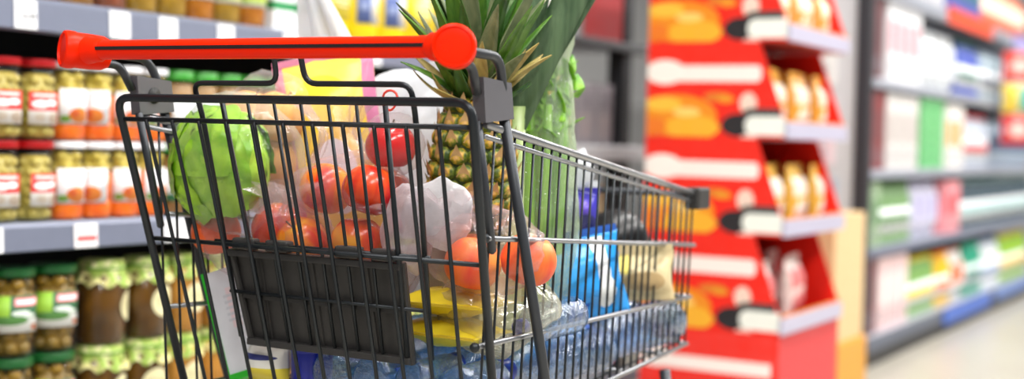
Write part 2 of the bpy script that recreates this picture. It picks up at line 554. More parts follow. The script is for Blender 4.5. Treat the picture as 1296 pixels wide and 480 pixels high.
LB_RED = printed('label_red_white', (240, 236, 232), [('r', 0, 1, .42, 1, (214, 30, 32)), ('e', .3, .62, .22, .12, (245, 240, 238)), ('e', .62, .66, .2, .1, (245, 240, 238)),
                                                       ('r', .1, .8, .86, .93, (246, 226, 220)), ('e', .72, .2, .2, .16, (214, 196, 178)), ('e', .3, .22, .14, .12, (226, 212, 196))])
LB_ORG = printed('label_orange_veg', (240, 240, 244), [('l', .12, .6, .72, .95, (120, 125, 140), 3), ('r', .1, .55, .6, .68, (195, 198, 208)), ('e', .55, .25, .3, .22, (240, 138, 40)),
                                                        ('e', .42, .3, .12, .12, (226, 96, 30)), ('e', .16, .14, .14, .1, (128, 178, 60)), ('r', .8, 1, .3, .55, (205, 206, 212))])
LB_GRN = printed('label_green_pickle', (248, 250, 248), [('r', 0, .32, .36, 1, (150, 200, 50)), ('r', .32, 1, .36, 1, (14, 92, 48)), ('r', .4, .98, .72, .94, (238, 120, 132)), ('r', .44, .94, .78, .88, (250, 225, 228)),
                                                          ('e', .55, .52, .2, .08, (225, 236, 226)), ('e', .75, .44, .16, .06, (225, 236, 226)), ('e', .3, .32, .4, .12, (90, 150, 70)), ('e', .88, .12, .1, .08, (232, 120, 60))])
LB_WHT = printed('label_white_green', (236, 240, 240), [('l', .1, .9, .6, .92, (130, 140, 150), 4), ('r', 0, 1, 0, .25, (30, 120, 70)), ('e', .5, .4, .25, .12, (190, 200, 190))])
LB_OVL = printed('label_cream_oval', (232, 224, 176), [('l', .15, .85, .3, .7, (190, 180, 130), 4)])

ORANGE_VEG = fruit('orange_veg', [(.3, (232, 84, 16)), (.6, (246, 124, 30))], 30)
PALE_BALL = fruit('pale_pickle', [(.3, (186, 160, 46)), (.65, (220, 198, 96))], 30, .3)
CAP_BALL = fruit('mushroom_pickle', [(.3, (160, 142, 50)), (.65, (212, 192, 104))], 30, .3)
GHERKIN = fruit('gherkin', [(.3, (96, 78, 18)), (.65, (166, 126, 36))], 26, .3)
LID_RED = mat('lid_red', (168, 16, 22), .3); LID_WHITE = mat('lid_white', (236, 236, 240), .4)
LID_GREEN = mat('lid_green', (22, 92, 40), .35); LID_GREEN2 = mat('lid_bright_green', (52, 150, 40), .35)

red_jar = make_jar('mushroom_jar', 'jar', .0385, .149, LID_RED, .014, .034, [('balls', .03, .82, CAP_BALL, (.0115, 3))], LB_RED, (-.85, .95), (.2, .6))
orange_jar = make_jar('vegetable_jar', 'jar', .0345, .149, LID_WHITE, .013, .032,
                      [('fill', .01, .26, ORANGE_VEG, None), ('balls', .58, .84, PALE_BALL, (.013, 5)), ('fill', .26, .6, ORANGE_VEG, None)], LB_ORG, (-1.1, .9), (.22, .66))
white_jar = make_jar('relish_jar', 'jar', .0345, .149, LID_GREEN2, .02, .032, [('fill', .01, .82, mat('relish', (176, 130, 70), .3, col2=(110, 74, 34)), None)], LB_WHT, (-1.2, 1.2), (.2, .62))
green_jar = make_jar('gherkin_jar', 'jar', .046, .164, LID_GREEN, .016, .041, [('balls', .03, .82, GHERKIN, (.014, 9))], LB_GRN, (-1.2, .75), (.3, .70))


def cloth_cap(t, r, h):
    n = 48; V, Fc = [], []
    rows = [(r * .35, h + .001, 0), (r * .80, h, 0), (r * .90, h - .006, .02), (r * .90, h - .022, .03), (r * .98, h - .034, .06), (r * 1.08, h - .046, .10)]
    for j, (rr, z, wv) in enumerate(rows):
        for k in range(n):
            a = 2 * PI * k / n; q = rr * (1 + wv * math.sin(a * 9)); dz = -.006 * (j == 5) * math.cos(a * 9)
            V.append((q * math.cos(a), q * math.sin(a), z + dz))
    for i in range(len(rows) - 1):
        for k in range(n):
            Fc.append((i * n + k, (i + 1) * n + k, (i + 1) * n + (k + 1) % n, i * n + (k + 1) % n))
    Fc.append(tuple(range(n)))
    t_ = NT('cloth_lid') if 'cloth_lid' not in MATS else None
    if t_:
        nz = t_.noise(26, 3); c = t_.ramp(nz, [(.42, lin((226, 218, 150))), (.50, lin((150, 180, 70))), (.56, lin((160, 190, 84))), (.64, lin((236, 230, 176)))])
        t_.l(c, t_.b.inputs['Base Color']); t_.b.inputs['Roughness'].default_value = .7; MATS['cloth_lid'] = t_.m
    part('cloth_lid', (V, Fc), MATS['cloth_lid'], t, True)
    part('elastic_band', tube([(r * .915 * math.cos(2 * PI * k / 24), r * .915 * math.sin(2 * PI * k / 24), h - .015) for k in range(24)], .0022, 6, True), mat('band_green', (96, 150, 52), .6), t, True)
    # oval paper label
    V, Fc, uv = [], [], []
    V.append((math.cos(.5) * (r + .002), math.sin(.5) * (r + .002), h * .46)); uv.append((.5, .5))
    m = 24
    for k in range(m):
        a = 2 * PI * k / m; th = .5 + .62 * math.cos(a); z = h * .46 + h * .19 * math.sin(a)
        V.append((math.cos(th) * (r + .0016), math.sin(th) * (r + .0016), z)); uv.append((.5 + .5 * math.cos(a), .5 + .5 * math.sin(a)))
    for k in range(m): Fc.append((0, 1 + k, 1 + (k + 1) % m))
    part('oval_label', (V, Fc, uv), LB_OVL, t, True)


DARK_JAM = mat('dark_jam', (58, 36, 12), .15, col2=(112, 74, 22), scale=20)
AMBER = mat('amber_jam', (176, 116, 44), .15, col2=(206, 146, 66), scale=20)
jam_jar = make_jar('preserve_jar', 'jar', .0505, .164, None, .01, .041, [('fill', .01, .84, DARK_JAM, None)], None, lidname='', extra=cloth_cap)
honey_jar = make_jar('honey_jar', 'jar', .046, .164, None, .01, .041, [('fill', .01, .84, AMBER, None)], None, lidname='', extra=cloth_cap)

JX = SF - .05
P_red, P_org, P_wht, P_grn, P_jam, P_hon = map(Placer, (red_jar, orange_jar, white_jar, green_jar, jam_jar, honey_jar))
ROWS = ('lower', 'upper')
for row in range(2):
    z = .7515 + row * .1495
    for i, y in enumerate((1.605, 1.688, 1.768)):
        P_red.put((JX, y, z), 'red-lidded mushroom jar, %s, %s row' % (['cut off far left', 'cut by the left frame edge', 'beside the orange vegetable jars'][i], ROWS[row]), random.uniform(-.3, .3), 'red-lidded mushroom jars')
    for i, y in enumerate((1.846, 1.918, 1.989, 2.06)):
        P_org.put((JX, y, z), 'white-lidded jar of orange vegetables, %s from left, %s row' % (ordinal(i), ROWS[row]), [-.05, -.9, -.1, .2][i], 'white-lidded vegetable jars')
    for i in range(21):
        y = 2.135 + i * .0735
        P_wht.put((JX, y, z), 'green-lidded white-labelled relish jar, %s from the orange jars, %s row' % (ordinal(i), ROWS[row]), random.uniform(-.4, .4), 'green-lidded relish jars')
    z = .3405 + row * .1645
    for i, y in enumerate((1.64, 1.735, 1.832)):
        P_grn.put((JX - .012, y, z), 'gherkin jar with dark green lid and green label, %s from left, %s row' % (ordinal(i), ROWS[row]), -.1, 'green-lidded gherkin jars')
    for i, y in enumerate((1.955, 2.072)):
        P_jam.put((JX - .012, y, z), 'dark preserve jar with frilled cloth lid, %s, %s row' % (['next to the gherkins', 'second from the gherkins'][i], ROWS[row]), [-.1, -.65][i] + row * .3, 'cloth-lidded preserve jars')
    for i in range(14):
        P_hon.put((JX - .012, 2.178 + i * .104, z), 'amber honey jar with cloth lid, %s from the dark preserves, %s row' % (ordinal(i), ROWS[row]), -.5 + (i * .35) % 1.2, 'cloth-lidded honey jars')

# upper shelf: small sauce jars, white cartons, yellow tubs
sauces = []
for i, (c0, c1, lab) in enumerate((((110, 70, 30), (190, 130, 40), (120, 160, 50)), ((170, 90, 60), (90, 50, 30), (190, 180, 210)), ((196, 150, 40), (120, 90, 30), (196, 210, 80)), ((210, 130, 30), (150, 80, 20), (170, 200, 70)))):
    lb = printed('sauce_label%d' % i, lab, [('e', .5, .4, .35, .3, tuple(min(255, v + 45) for v in lab)), ('r', 0, 1, .0, .12, (236, 238, 220)), ('l', .2, .8, .6, .9, (90, 110, 60), 3)])
    sauces.append(Placer(make_jar('sauce_jar', 'jar', .04, .15, [LID_GREEN2, LID_WHITE, LID_GREEN, LID_RED][i], .014, .035, [('fill', .01, .8, mat('sauce%d' % i, c0, .2, col2=c1, scale=30), None)], lb, (-1.2, 1.2), (.3, .72))))
ZU = 1.157
seq = [0, 1, 0, 1, 2, 2, 3, 2, 3]
cname = ['brown sauce jar with green label', 'reddish sauce jar with lilac label', 'yellow-green sauce jar with pale green label', 'amber sauce jar with green label']
for i, k in enumerate(seq):
    sauces[k].put((JX - .005, 1.69 + i * .083, ZU), '%s on the upper shelf, %s from left' % (cname[k], ordinal(i)), random.uniform(-.3, .3), 'sauce jars on the upper shelf')

CART_W = printed('carton_white_green', (236, 240, 242), [('r', 0, 1, .30, .42, (20, 140, 74)), ('r', .1, .9, .05, .2, (210, 224, 228)), ('l', .15, .85, .55, .85, (150, 160, 165), 4)])


def make_carton(name, d, wd, h, m, cat, top=None):
    t = root(name, (0, 0, 0), 'carton', cat)
    part('body', uvbox((-d / 2, -wd / 2, 0), (d / 2, wd / 2, h)), m, t)
    part('top_flap', box((-d * .48, -wd * .48, h), (d * .48, wd * .48, h + .003)), top or mat('flap', (228, 230, 230), .5), t)
    return t


P_cw = Placer(make_carton('white_carton', .08, .075, .16, CART_W, 'carton'))
for i in range(2): P_cw.put((JX - .02, 2.452 + i * .082, ZU), 'white carton with a green band on the upper shelf, %s of two' % ['left', 'right'][i], 0, 'white cartons')


def make_tub(lab):
    t = root('yellow_tub', (0, 0, 0), 'tub', 'tub')
    Y = mat('tub_yellow', (238, 212, 10), .35)
    part('body', lathe([(.044, 0), (.050, .003), (.054, .02), (.057, .17), (.055, .175)], 28), Y, t, True)
    part('lid', lathe([(.058, .170), (.0605, .172), (.0605, .184), (.058, .187), (.04, .187)], 28), mat('tub_lid', (246, 226, 40), .35), t, 'auto')
    part('label', arc_label(.0562, .045, .15, -.9, .8), lab, t, True)
    return t


LB_TUB = printed('tub_label_blue', (214, 222, 236), [('r', 0, .42, 0, 1, (84, 104, 168)), ('l', .45, 1, .62, 1, (86, 104, 170), 4), ('e', .72, .32, .22, .2, (246, 232, 190)), ('r', .1, .34, .3, .5, (150, 165, 210))])
LB_TUB2 = printed('tub_label_cream', (238, 218, 60), [('e', .5, .55, .35, .3, (248, 240, 170)), ('l', .2, .8, .2, .8, (200, 180, 40), 5)])
P_t1, P_t2 = Placer(make_tub(LB_TUB)), Placer(make_tub(LB_TUB2))
for i, k in enumerate((1, 0, 0, 1, 0, 1, 1, 0, 1)):
    (P_t1 if k == 0 else P_t2).put((JX - .02, 2.655 + i * .119, ZU), 'yellow tub with %s label, upper shelf, %s from the white cartons' % (['blue and white', 'pale yellow'][k], ordinal(i)), 0, 'yellow tubs')


# ------------------------------------------------------------------ narrow bay goods
def bottle_geo(r, h, neck=.35, sh=.68, ribs=0):
    pr = [(r * .8, 0), (r * .97, .004), (r, .012)]
    z0, z1 = .02, h * sh
    n = max(2, ribs * 2)
    for i in range(n + 1):
        z = z0 + (z1 - z0) * i / n; pr.append((r * (1 - (.05 if (ribs and i % 2) else 0)), z))
    for k in range(1, 6):
        a = k / 5; pr.append((r * (1 - (1 - neck) * (math.sin(a * PI / 2) ** 1.6)), z1 + (h * .93 - z1) * a))
    return pr


def make_bottle(name, r, h, col, capcol, lab=None, cat='bottle', neck=.35, sh=.68, ribs=0, flat=1.0):
    t = root(name, (0, 0, 0), 'bottle', cat)
    S = Matrix.Diagonal((flat, 1, 1, 1))
    part('body', xf(lathe(bottle_geo(r, h, neck, sh, ribs), 24), S), col, t, True)
    part('cap', xf(lathe([(r * neck * 1.15, h * .92), (r * neck * 1.2, h * .925), (r * neck * 1.15, h * .99), (r * neck, h)], 20), S), capcol, t, 'auto')
    if lab: part('label', xf(arc_label(r + .0008, h * .16, h * .55, -1.2, 1.2), S), lab, t, True)
    return t


def block_pack(name, d, wd, h, m, cat='pack', seal=None):
    t = root(name, (0, 0, 0), 'pack', cat)
    V, Fc, uv = pillow(wd, h, d, 10, 12, .012, wd * 100)
    part('body', xf((V, Fc, uv), Matrix.Rotation(PI / 2, 4, 'Z')), m, t, True)
    part('seal', box((-.0015, -wd * .5, h), (.0015, wd * .5, h + .012)), seal or m, t)
    return t


Z2 = .917
grey_box = Placer(make_carton('grey_box', .12, .12, .2, printed('grey_box_print', (150, 144, 150), [('r', .1, .9, .1, .5, (170, 158, 160)), ('l', .15, .85, .6, .9, (110, 104, 112), 4)]), 'box', mat('gflap', (120, 116, 122), .5)))
for i, y in enumerate((3.99, 4.125)): grey_box.put((JX - .05, y, Z2), 'grey carton under the red header, %s one' % ['left', 'right'][i], 0, 'grey cartons under the header')
wb = Placer(make_bottle('yellow_bottle', .036, .24, mat('oil_yellow', (222, 176, 20), .2), mat('cap_white', (240, 240, 240), .4), printed('oil_label', (238, 238, 236), [('e', .5, .5, .3, .3, (230, 190, 60))])))
for i, y in enumerate((3.77, 3.86)): wb.put((JX - .02, y, Z2), 'yellow bottle with white label in the narrow bay, %s of two' % ['left', 'right'][i], 0, 'yellow bottles in the narrow bay')
wb2 = Placer(make_bottle('white_bottle', .04, .22, mat('white_plastic', (236, 236, 234), .3), mat('cap_yellow', (226, 190, 30), .4), None, neck=.5))
for i, y in enumerate((3.77, 3.87)): wb2.put((JX - .02, y, 1.262), 'white bottle on the top shelf of the narrow bay, %s of two' % ['left', 'right'][i], 0, 'white bottles in the narrow bay')
tan = Placer(make_carton('tan_carton', .12, .1, .26, printed('tan_print', (190, 160, 120), [('r', .1, .9, .5, .8, (220, 196, 150)), ('e', .5, .3, .3, .12, (160, 110, 70))]), 'carton', mat('tflap', (190, 160, 120), .6)))
for i in range(4): tan.put((JX - .05, 3.775 + i * .105, .522), 'tan carton on the low shelf of the narrow bay, %s from the left' % ordinal(i), 0, 'tan cartons')

# ------------------------------------------------------------------ far household bay
def colr(n, c, **k): return mat('hh_' + n, c, .35, **k)


def pp(n, c, sh): return printed('hp_' + n, c, sh, .4)


XB = RF - .075
LV = {'A': .126, 'B': .501, 'C': .841, 'D': 1.236, 'E': 1.661}
BAND = lambda c: [('r', .1, .9, .35, .75, c), ('l', .15, .85, .08, .28, (120, 120, 130), 3)]
far = [
    # level, y0, y1, kind, height, colour, accent, noun, stack
    ('E', 5.85, 7.2, 'box', .24, (206, 206, 210), (120, 40, 54), 'white box with dark red band', 1, .2),
    ('E', 7.25, 8.1, 'box', .24, (60, 70, 170), (30, 110, 90), 'blue and teal box', 1, .14),
    ('E', 8.15, 9.6, 'pouch', .26, (240, 120, 70), (250, 220, 200), 'orange pouch', 1, .16),
    ('D', 5.84, 6.12, 'box', .36, (96, 44, 50), (90, 40, 46), 'maroon carton', 1, .2),
    ('D', 6.14, 6.75, 'box', .37, (226, 226, 230), (206, 150, 160), 'tall white carton with pink panel', 1, .16),
    ('D', 6.78, 7.6, 'pouch', .3, (222, 226, 228), (200, 205, 215), 'white pouch', 1, .19),
    ('D', 7.65, 8.2, 'bottle', .3, (60, 84, 176), (24, 90, 80), 'blue bottle', 1, .1),
    ('D', 8.25, 9.8, 'bottle', .3, (160, 178, 190), (60, 76, 100), 'pale grey bottle', 1, .11),
    ('C', 5.84, 6.14, 'box', .34, (124, 40, 44), (110, 44, 48), 'dark red carton', 1, .15),
    ('C', 6.16, 6.75, 'box', .34, (220, 216, 214), (186, 176, 172), 'tall white carton', 1, .17),
    ('C', 6.80, 7.28, 'flat', .058, (84, 182, 104), (130, 208, 140), 'flat green box', 6, .23),
    ('C', 7.32, 7.75, 'box', .33, (234, 230, 226), (240, 160, 60), 'white box with orange picture', 1, .2),
    ('C', 7.8, 8.5, 'bottle', .3, (190, 198, 212), (196, 50, 60), 'pale bottle', 1, .11),
    ('C', 8.55, 10.0, 'pouch', .28, (170, 186, 204), (60, 80, 110), 'pale grey pouch', 1, .17),
    ('B', 5.84, 6.1, 'box', .28, (150, 176, 140), (90, 130, 86), 'sage green carton', 1, .12),
    ('B', 6.12, 6.72, 'bottle', .29, (128, 166, 112), (90, 128, 80), 'green bottle', 1, .1),
    ('B', 6.76, 7.3, 'pouch', .28, (206, 204, 226), (180, 176, 210), 'lilac pouch', 1, .17),
    ('B', 7.34, 7.7, 'box', .27, (238, 150, 158), (228, 70, 80), 'pink box with red band', 1, .17),
    ('B', 7.75, 10.0, 'bottle', .28, (64, 84, 96), (150, 190, 190), 'dark teal bottle', 1, .11),
    ('A', 5.84, 6.08, 'box', .33, (96, 30, 40), (80, 24, 32), 'dark maroon carton', 1, .2),
    ('A', 6.1, 6.62, 'box', .32, (232, 200, 200), (240, 226, 224), 'pale pink carton', 1, .16),
    ('A', 6.66, 7.25, 'bottle', .28, (130, 176, 96), (236, 206, 60), 'green bottle with yellow cap', 1, .09),
    ('A', 7.3, 7.6, 'bottle', .28, (240, 190, 20), (236, 120, 40), 'yellow bottle', 1, .11),
    ('A', 7.62, 7.95, 'pouch', .27, (240, 236, 230), (230, 110, 60), 'white pouch with orange print', 1, .15),
    ('A', 8.0, 8.4, 'bottle', .3, (30, 160, 126), (20, 120, 100), 'teal green bottle', 1, .11),
    ('A', 8.42, 8.95, 'bottle', .28, (232, 236, 240), (150, 170, 200), 'white bottle', 1, .11),
    ('A', 9.0, 9.9, 'bottle', .29, (150, 196, 50), (236, 200, 50), 'lime green bottle with yellow cap', 1, .11),
]
WHERE = {'A': 'bottom shelf', 'B': 'second shelf up', 'C': 'middle shelf', 'D': 'fourth shelf up', 'E': 'top shelf in view'}
for fi, (lv, y0, y1, kind, h, c, acc, noun, stack, wd) in enumerate(far):
    m = pp(str(fi), c, BAND(acc))
    if kind == 'box': pr = make_carton('carton', .12, wd - .012, h, m, 'carton', colr('f%d' % fi, c))
    elif kind == 'flat': pr = make_carton('flat_box', .12, wd - .01, h - .006, m, 'box', colr('f%d' % fi, acc))
    elif kind == 'pouch': pr = block_pack('pouch', .08, wd - .012, h - .012, m, 'pouch', colr('s%d' % fi, acc))
    else: pr = make_bottle('bottle', wd * .44, h, colr('b%d' % fi, c), colr('c%d' % fi, acc), pp('l%d' % fi, (236, 238, 240), BAND(acc)), flat=.8, neck=.42)
    P_ = Placer(pr); n = max(1, int(round((y1 - y0) / wd))); st = (y1 - y0) / n
    wh = WHERE[lv] + ' of the far bay'
    for k in range(n):
        for s in range(stack):
            P_.put((XB + (0 if kind in ('box', 'flat') else .01), y0 + (k + .5) * st, LV[lv] + s * h + .0005),
                   ('%s, %s%s %s' % (noun, (ordinal(k) + ' along,' if n > 1 else 'alone,'), (' %s in stack,' % ordinal(s) if stack > 1 else ''), wh)).replace(', on', ' on').replace(',, ', ', '), 0,
                   '%ss on the %s' % (noun, wh))

# clip strip with bright pouches hanging from the far bay
strip = root('clip_strip', (RF + .03, 8.5, .98), 'dark clip strip hanging at the front of the far bay beside bright pouches', 'clip strip')
part('strip', box((RF + .012, 8.49, .98), (RF + .018, 8.53, 1.62)), mat('strip_dark', (50, 54, 66), .4), strip)
for z in (1.16, 1.345, 1.535): part('hook', tube([(RF + .018, 8.51, z), (RF + .15, 8.51, z), (RF + .155, 8.51, z + .012)], .003, 6), mat('strip_dark', (50, 54, 66), .4), strip)
for i, (z, c, nm) in enumerate(((1.352, (226, 60, 48), 'red'), (1.165, (238, 206, 70), 'yellow and teal'), (.98, (214, 40, 44), 'dark red'))):
    g = pillow(.19, .17, .06, 10, 10, .01, i)
    m = pp('hang%d' % i, c, [('r', .5, .95, .1, .9, (60, 170, 160))] if i == 1 else [('e', .5, .5, .3, .25, (250, 200, 190))])
    V, Fc, uv = xf(g, Matrix.Translation((RF + .13, 8.5, z)) @ Matrix.Rotation(.3, 4, 'Z'))
    hp = root('hanging_pouch', (RF + .13, 8.5, z), nm + ' pouch hanging on the clip strip of the far bay', 'pouch', 'pouches hanging on the clip strip')
    part('bag', (V, Fc, uv), m, hp, True)
    part('hang_tab', box((RF + .11, 8.498, z + .168), (RF + .15, 8.502, z + .186)), colr('tab', (240, 240, 240)), hp)
# pale sheets on the bay's end panel
for i, (x0, x1, z0, z1, c, acc, nm) in enumerate(((-2.02, -1.74, .86, 1.14, (240, 214, 222), (236, 150, 180), 'pink and white'), (-2.02, -1.74, 1.2, 1.5, (238, 238, 236), (226, 120, 120), 'white and red'), (-1.98, -1.72, .62, .8, (176, 190, 206), (60, 84, 130), 'blue grey'))):
    o = part('poster', uvbox((x0, 5.728, z0), (x1, 5.735, z1), 'y'), pp('poster%d' % i, c, [('e', .5, .55, .38, .25, acc), ('l', .1, .9, .08, .3, (130, 130, 140), 3)]))
    tag(o, nm + ' poster on the pale end panel behind the red display', 'poster')


# ------------------------------------------------------------------ red cardboard display
DX0, DX1, DY0, DY1 = -1.757, -1.318, 3.86, 4.44
RED = (240, 26, 0)
PANEL = printed('display_panel', RED, [
    ('e', .22, .22, .30, .22, (238, 140, 14)), ('e', .34, .10, .20, .13, (244, 176, 40)), ('e', .12, .34, .14, .08, (250, 190, 60)), ('e', .30, .26, .10, .05, (252, 206, 110)), ('e', .05, .10, .10, .10, (236, 120, 24)),
    ('r', .06, .80, .58, .75, (252, 236, 232)), ('e', .80, .665, .03, .085, (252, 236, 232)), ('e', .13, .68, .15, .13, (252, 240, 236)),
    ('e', .52, .42, .10, .05, (222, 120, 26)), ('e', .58, .40, .06, .04, (230, 150, 30)),
    ('e', .74, .36, .06, .11, (240, 210, 196)), ('e', .67, .13, .12, .12, (26, 22, 30)), ('e', .78, .22, .09, .09, (34, 30, 36)), ('r', .78, .97, .16, .31, (56, 60, 62)),
    ('r', .77, 1.0, .03, .23, (240, 242, 236)), ('e', .77, .13, .05, .10, (240, 242, 236)), ('e', .75, -.01, .06, .05, (244, 200, 190))], .45, .03)
DRED = mat('display_red', RED, .45, vary=.05); DPINK = mat('display_front_red', (214, 58, 62), .5, vary=.05)
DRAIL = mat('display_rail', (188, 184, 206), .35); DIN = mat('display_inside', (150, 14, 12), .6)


def panel_geo(poly, y0, y1, z0, h):
    V, Fc = prism(poly, 'y', y0, y1)
    uv = [((v[0] - DX0) / (DX1 - DX0), (v[2] - z0) / h) for v in V]
    return V, Fc, uv


base = root('display_plinth', ((DX0 + DX1) / 2, (DY0 + DY1) / 2, 0), 'red cardboard plinth at the foot of the red display stack', 'display')
part('side_panel', panel_geo([(DX0, 0), (DX1, 0), (DX1, .375), (DX0, .375)], DY0, DY0 + .006, .375 - .285 * .62, .285), printed('plinth_print', RED, [('r', .02, .95, .20, .34, (252, 240, 236)), ('e', .12, .32, .12, .13, (252, 240, 236)), ('r', .5, .9, .0, .06, (226, 120, 30))], .45), base)
part('side_panel', box((DX0, DY1 - .006, 0), (DX1, DY1, .375)), DRED, base)
part('front_panel', box((DX1 - .006, DY0 + .006, 0), (DX1, DY1 - .006, .375)), DPINK, base)
part('back_panel', box((DX0, DY0 + .006, 0), (DX0 + .006, DY1 - .006, .375)), DRED, base)
part('top_panel', box((DX0, DY0, .375), (DX1, DY1, .381)), DRED, base)
MH = .285
names = ['bottom tray', 'second tray up', 'third tray up', 'top tray']
packs = [
    ('snack_pack', (244, 226, 220), (232, 130, 130), 'white and pink snack pack'),
    ('snack_pack', (236, 186, 60), (250, 240, 226), 'yellow and white snack pack'),
    ('snack_pack', (238, 170, 50), (250, 236, 214), 'amber and cream snack pack'),
    ('snack_pack', (236, 150, 60), (250, 226, 200), 'orange and cream snack pack'),
]
for k in range(4):
    z0 = .3815 + k * MH; z1 = z0 + MH - .001
    t = root('display_tray', ((DX0 + DX1) / 2, (DY0 + DY1) / 2, z0), 'red cardboard display tray with slanted front, %s of the stack' % names[k], 'display tray', 'stacked red display trays')
    poly = [(DX0, z0), (DX1, z0), (DX1, z0 + .05), (DX1 - .085, z1), (DX0, z1)]
    part('side_panel', panel_geo(poly, DY0, DY0 + .006, z0, MH), PANEL, t)
    part('side_panel', panel_geo(poly, DY1 - .006, DY1, z0, MH), DRED, t)
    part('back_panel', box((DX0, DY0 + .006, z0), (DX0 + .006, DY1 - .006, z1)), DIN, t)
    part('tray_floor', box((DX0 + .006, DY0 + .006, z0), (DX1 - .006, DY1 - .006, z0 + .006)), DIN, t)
    part('front_lip', box((DX1 - .006, DY0 + .006, z0), (DX1, DY1 - .006, z0 + .05)), DRED, t)
    part('price_strip', box((DX1, DY0 - .004, z0), (DX1 + .012, DY1 + .004, z0 + .05), .002), DRAIL, t)
    part('edge_trim', box((DX1 + .001, DY0, z0 + .0505), (DX1 + .009, DY1, z0 + .056)), mat('trim_orange', (226, 140, 60), .5), t)
    nm, c, acc, noun = packs[k]
    m = printed('snack%d' % k, c, [('r', .1, .9, .55, .85, acc), ('e', .5, .3, .3, .2, acc)], .3)
    P_ = Placer(block_pack(nm, .07, .1, .19, m, 'snack pack', m))
    for i in range(5):
        for j in range(2):
            if k == 0 and i in (1, 4) and j == 0: continue
            P_.put((DX1 - .075 - j * .13 - (.02 if i % 2 else 0), DY0 + .062 + i * .113, z0 + .0065), '%s in the %s, %s from near side, %s' % (noun, names[k], ordinal(i), ['front', 'back'][j]),
                   random.uniform(-.12, .12), '%ss in the %s' % (noun, names[k]), None)

# tan carton on a yellow crate past the display
crate = root('plastic_crate', (-1.63, 5.2, 0), 'orange yellow plastic crate on the floor past the red display', 'crate')
CY = mat('crate_yellow', (226, 158, 40), .4)
for (lo, hi) in (((-1.76, 4.99, 0), (-1.488, 5.01, .2)), ((-1.76, 5.38, 0), (-1.488, 5.40, .2)), ((-1.76, 5.01, 0), (-1.74, 5.38, .2)), ((-1.508, 5.01, 0), (-1.488, 5.38, .2))):
    part('side_wall', box(lo, hi, .003), CY, crate)
part('crate_base', box((-1.74, 5.01, .02), (-1.508, 5.38, .03)), CY, crate)
part('hand_hole', box((-1.67, 4.986, .11), (-1.58, 4.991, .15)), mat('hole_dark', (40, 24, 10), .6), crate)
cb = root('cardboard_box', (-1.63, 5.2, .2), 'tall plain tan cardboard box standing on the yellow crate', 'box')
part('body', box((-1.75, 5.0, .2), (-1.503, 5.39, .68), .003), mat('cardboard', (226, 196, 150), .7, col2=(214, 182, 134)), cb)
part('tape', box((-1.66, 4.9985, .2), (-1.62, 5.0, .68)), mat('tape', (214, 178, 120), .25), cb)
part('lid_flap', box((-1.748, 5.002, .68), (-1.505, 5.194, .684)), mat('cardboard', (226, 196, 150), .7), cb)
part('lid_flap', box((-1.748, 5.197, .68), (-1.505, 5.388, .684)), mat('cardboard', (226, 196, 150), .7), cb)

#CART#
# ------------------------------------------------------------------ shopping cart
CX = -1.0885


def mir(p, s): return (CX + s * (p[0] - CX), p[1], p[2])


WIRE = mat('wire_dark', (44, 48, 52), .38, .55, vary=.05); CHROME = mat('rail_chrome', (150, 152, 156), .28, .85, vary=.05)
TUBE = mat('tube_grey', (62, 65, 70), .4, .5, vary=.05); PLAS = mat('plastic_grey', (92, 91, 96), .45, vary=.06); PBLK = mat('plastic_black', (52, 50, 49), .5, vary=.08, bump=.05)
HRED = mat('handle_red', (250, 38, 0), .34, vary=.01, spec=.14)
cart = root('shopping_cart', (CX, 1.75, 0), 'grey wire shopping cart with red handle, filled with groceries', 'shopping cart')
HY, HZ = 1.266, 1.028
h = part('handle', tube([(-1.368, HY, HZ), (-.822, HY, HZ)], .0125, 20), HRED, cart, 'auto')
part('stripe', box((-1.345, HY - .0132, HZ - .001), (-.838, HY - .0118, HZ + .0035)), mat('stripe_black', (26, 14, 14), .4), h)
for s in (1, -1):
    ax = Vector((s * .46, -.88, .06)).normalized()
    R = ax.to_track_quat('Z', 'Y').to_matrix().to_4x4()
    c = Vector(mir((-.808 if s > 0 else -.800, HY + .004, HZ - .001), s))
    pr = [(.012, -.026), (.0195, -.024), (.0235, -.018), (.0245, -.006), (.0245, .008), (.0258, .010), (.0262, .016), (.0250, .0195), (.0222, .0206), (.0212, .0184), (.0205, .0186), (.012, .0190), (.002, .0192)]
    cp = part('end_cap', xf(lathe(pr, 40), Matrix.Translation(c) @ R @ Matrix.Diagonal((.94, .94, 1.0 if s > 0 else 1.35, 1))), HRED, h, 'auto')
    part('collar', tube([Vector(mir((-.840, HY, HZ), s)), Vector(mir((-.834, HY, HZ), s)), Vector(mir((-.824, HY, HZ), s)), Vector(mir((-.815, HY, HZ), s))], [.0128, .0158, .0165, .0185], 20), HRED, h, 'auto')
    # ring of small moulded dots around a short word-like ridge, the maker's mark on the cap
    dots = []
    for k in range(10):
        a = 2 * PI * k / 10
        dots.append(xf(ico((.0062 * math.cos(a) - .008, .0062 * math.sin(a), .0190), (.0011, .0011, .0008), 1), Matrix.Translation(c) @ R))
    part('moulded_mark', join(*dots), HRED, cp, True)

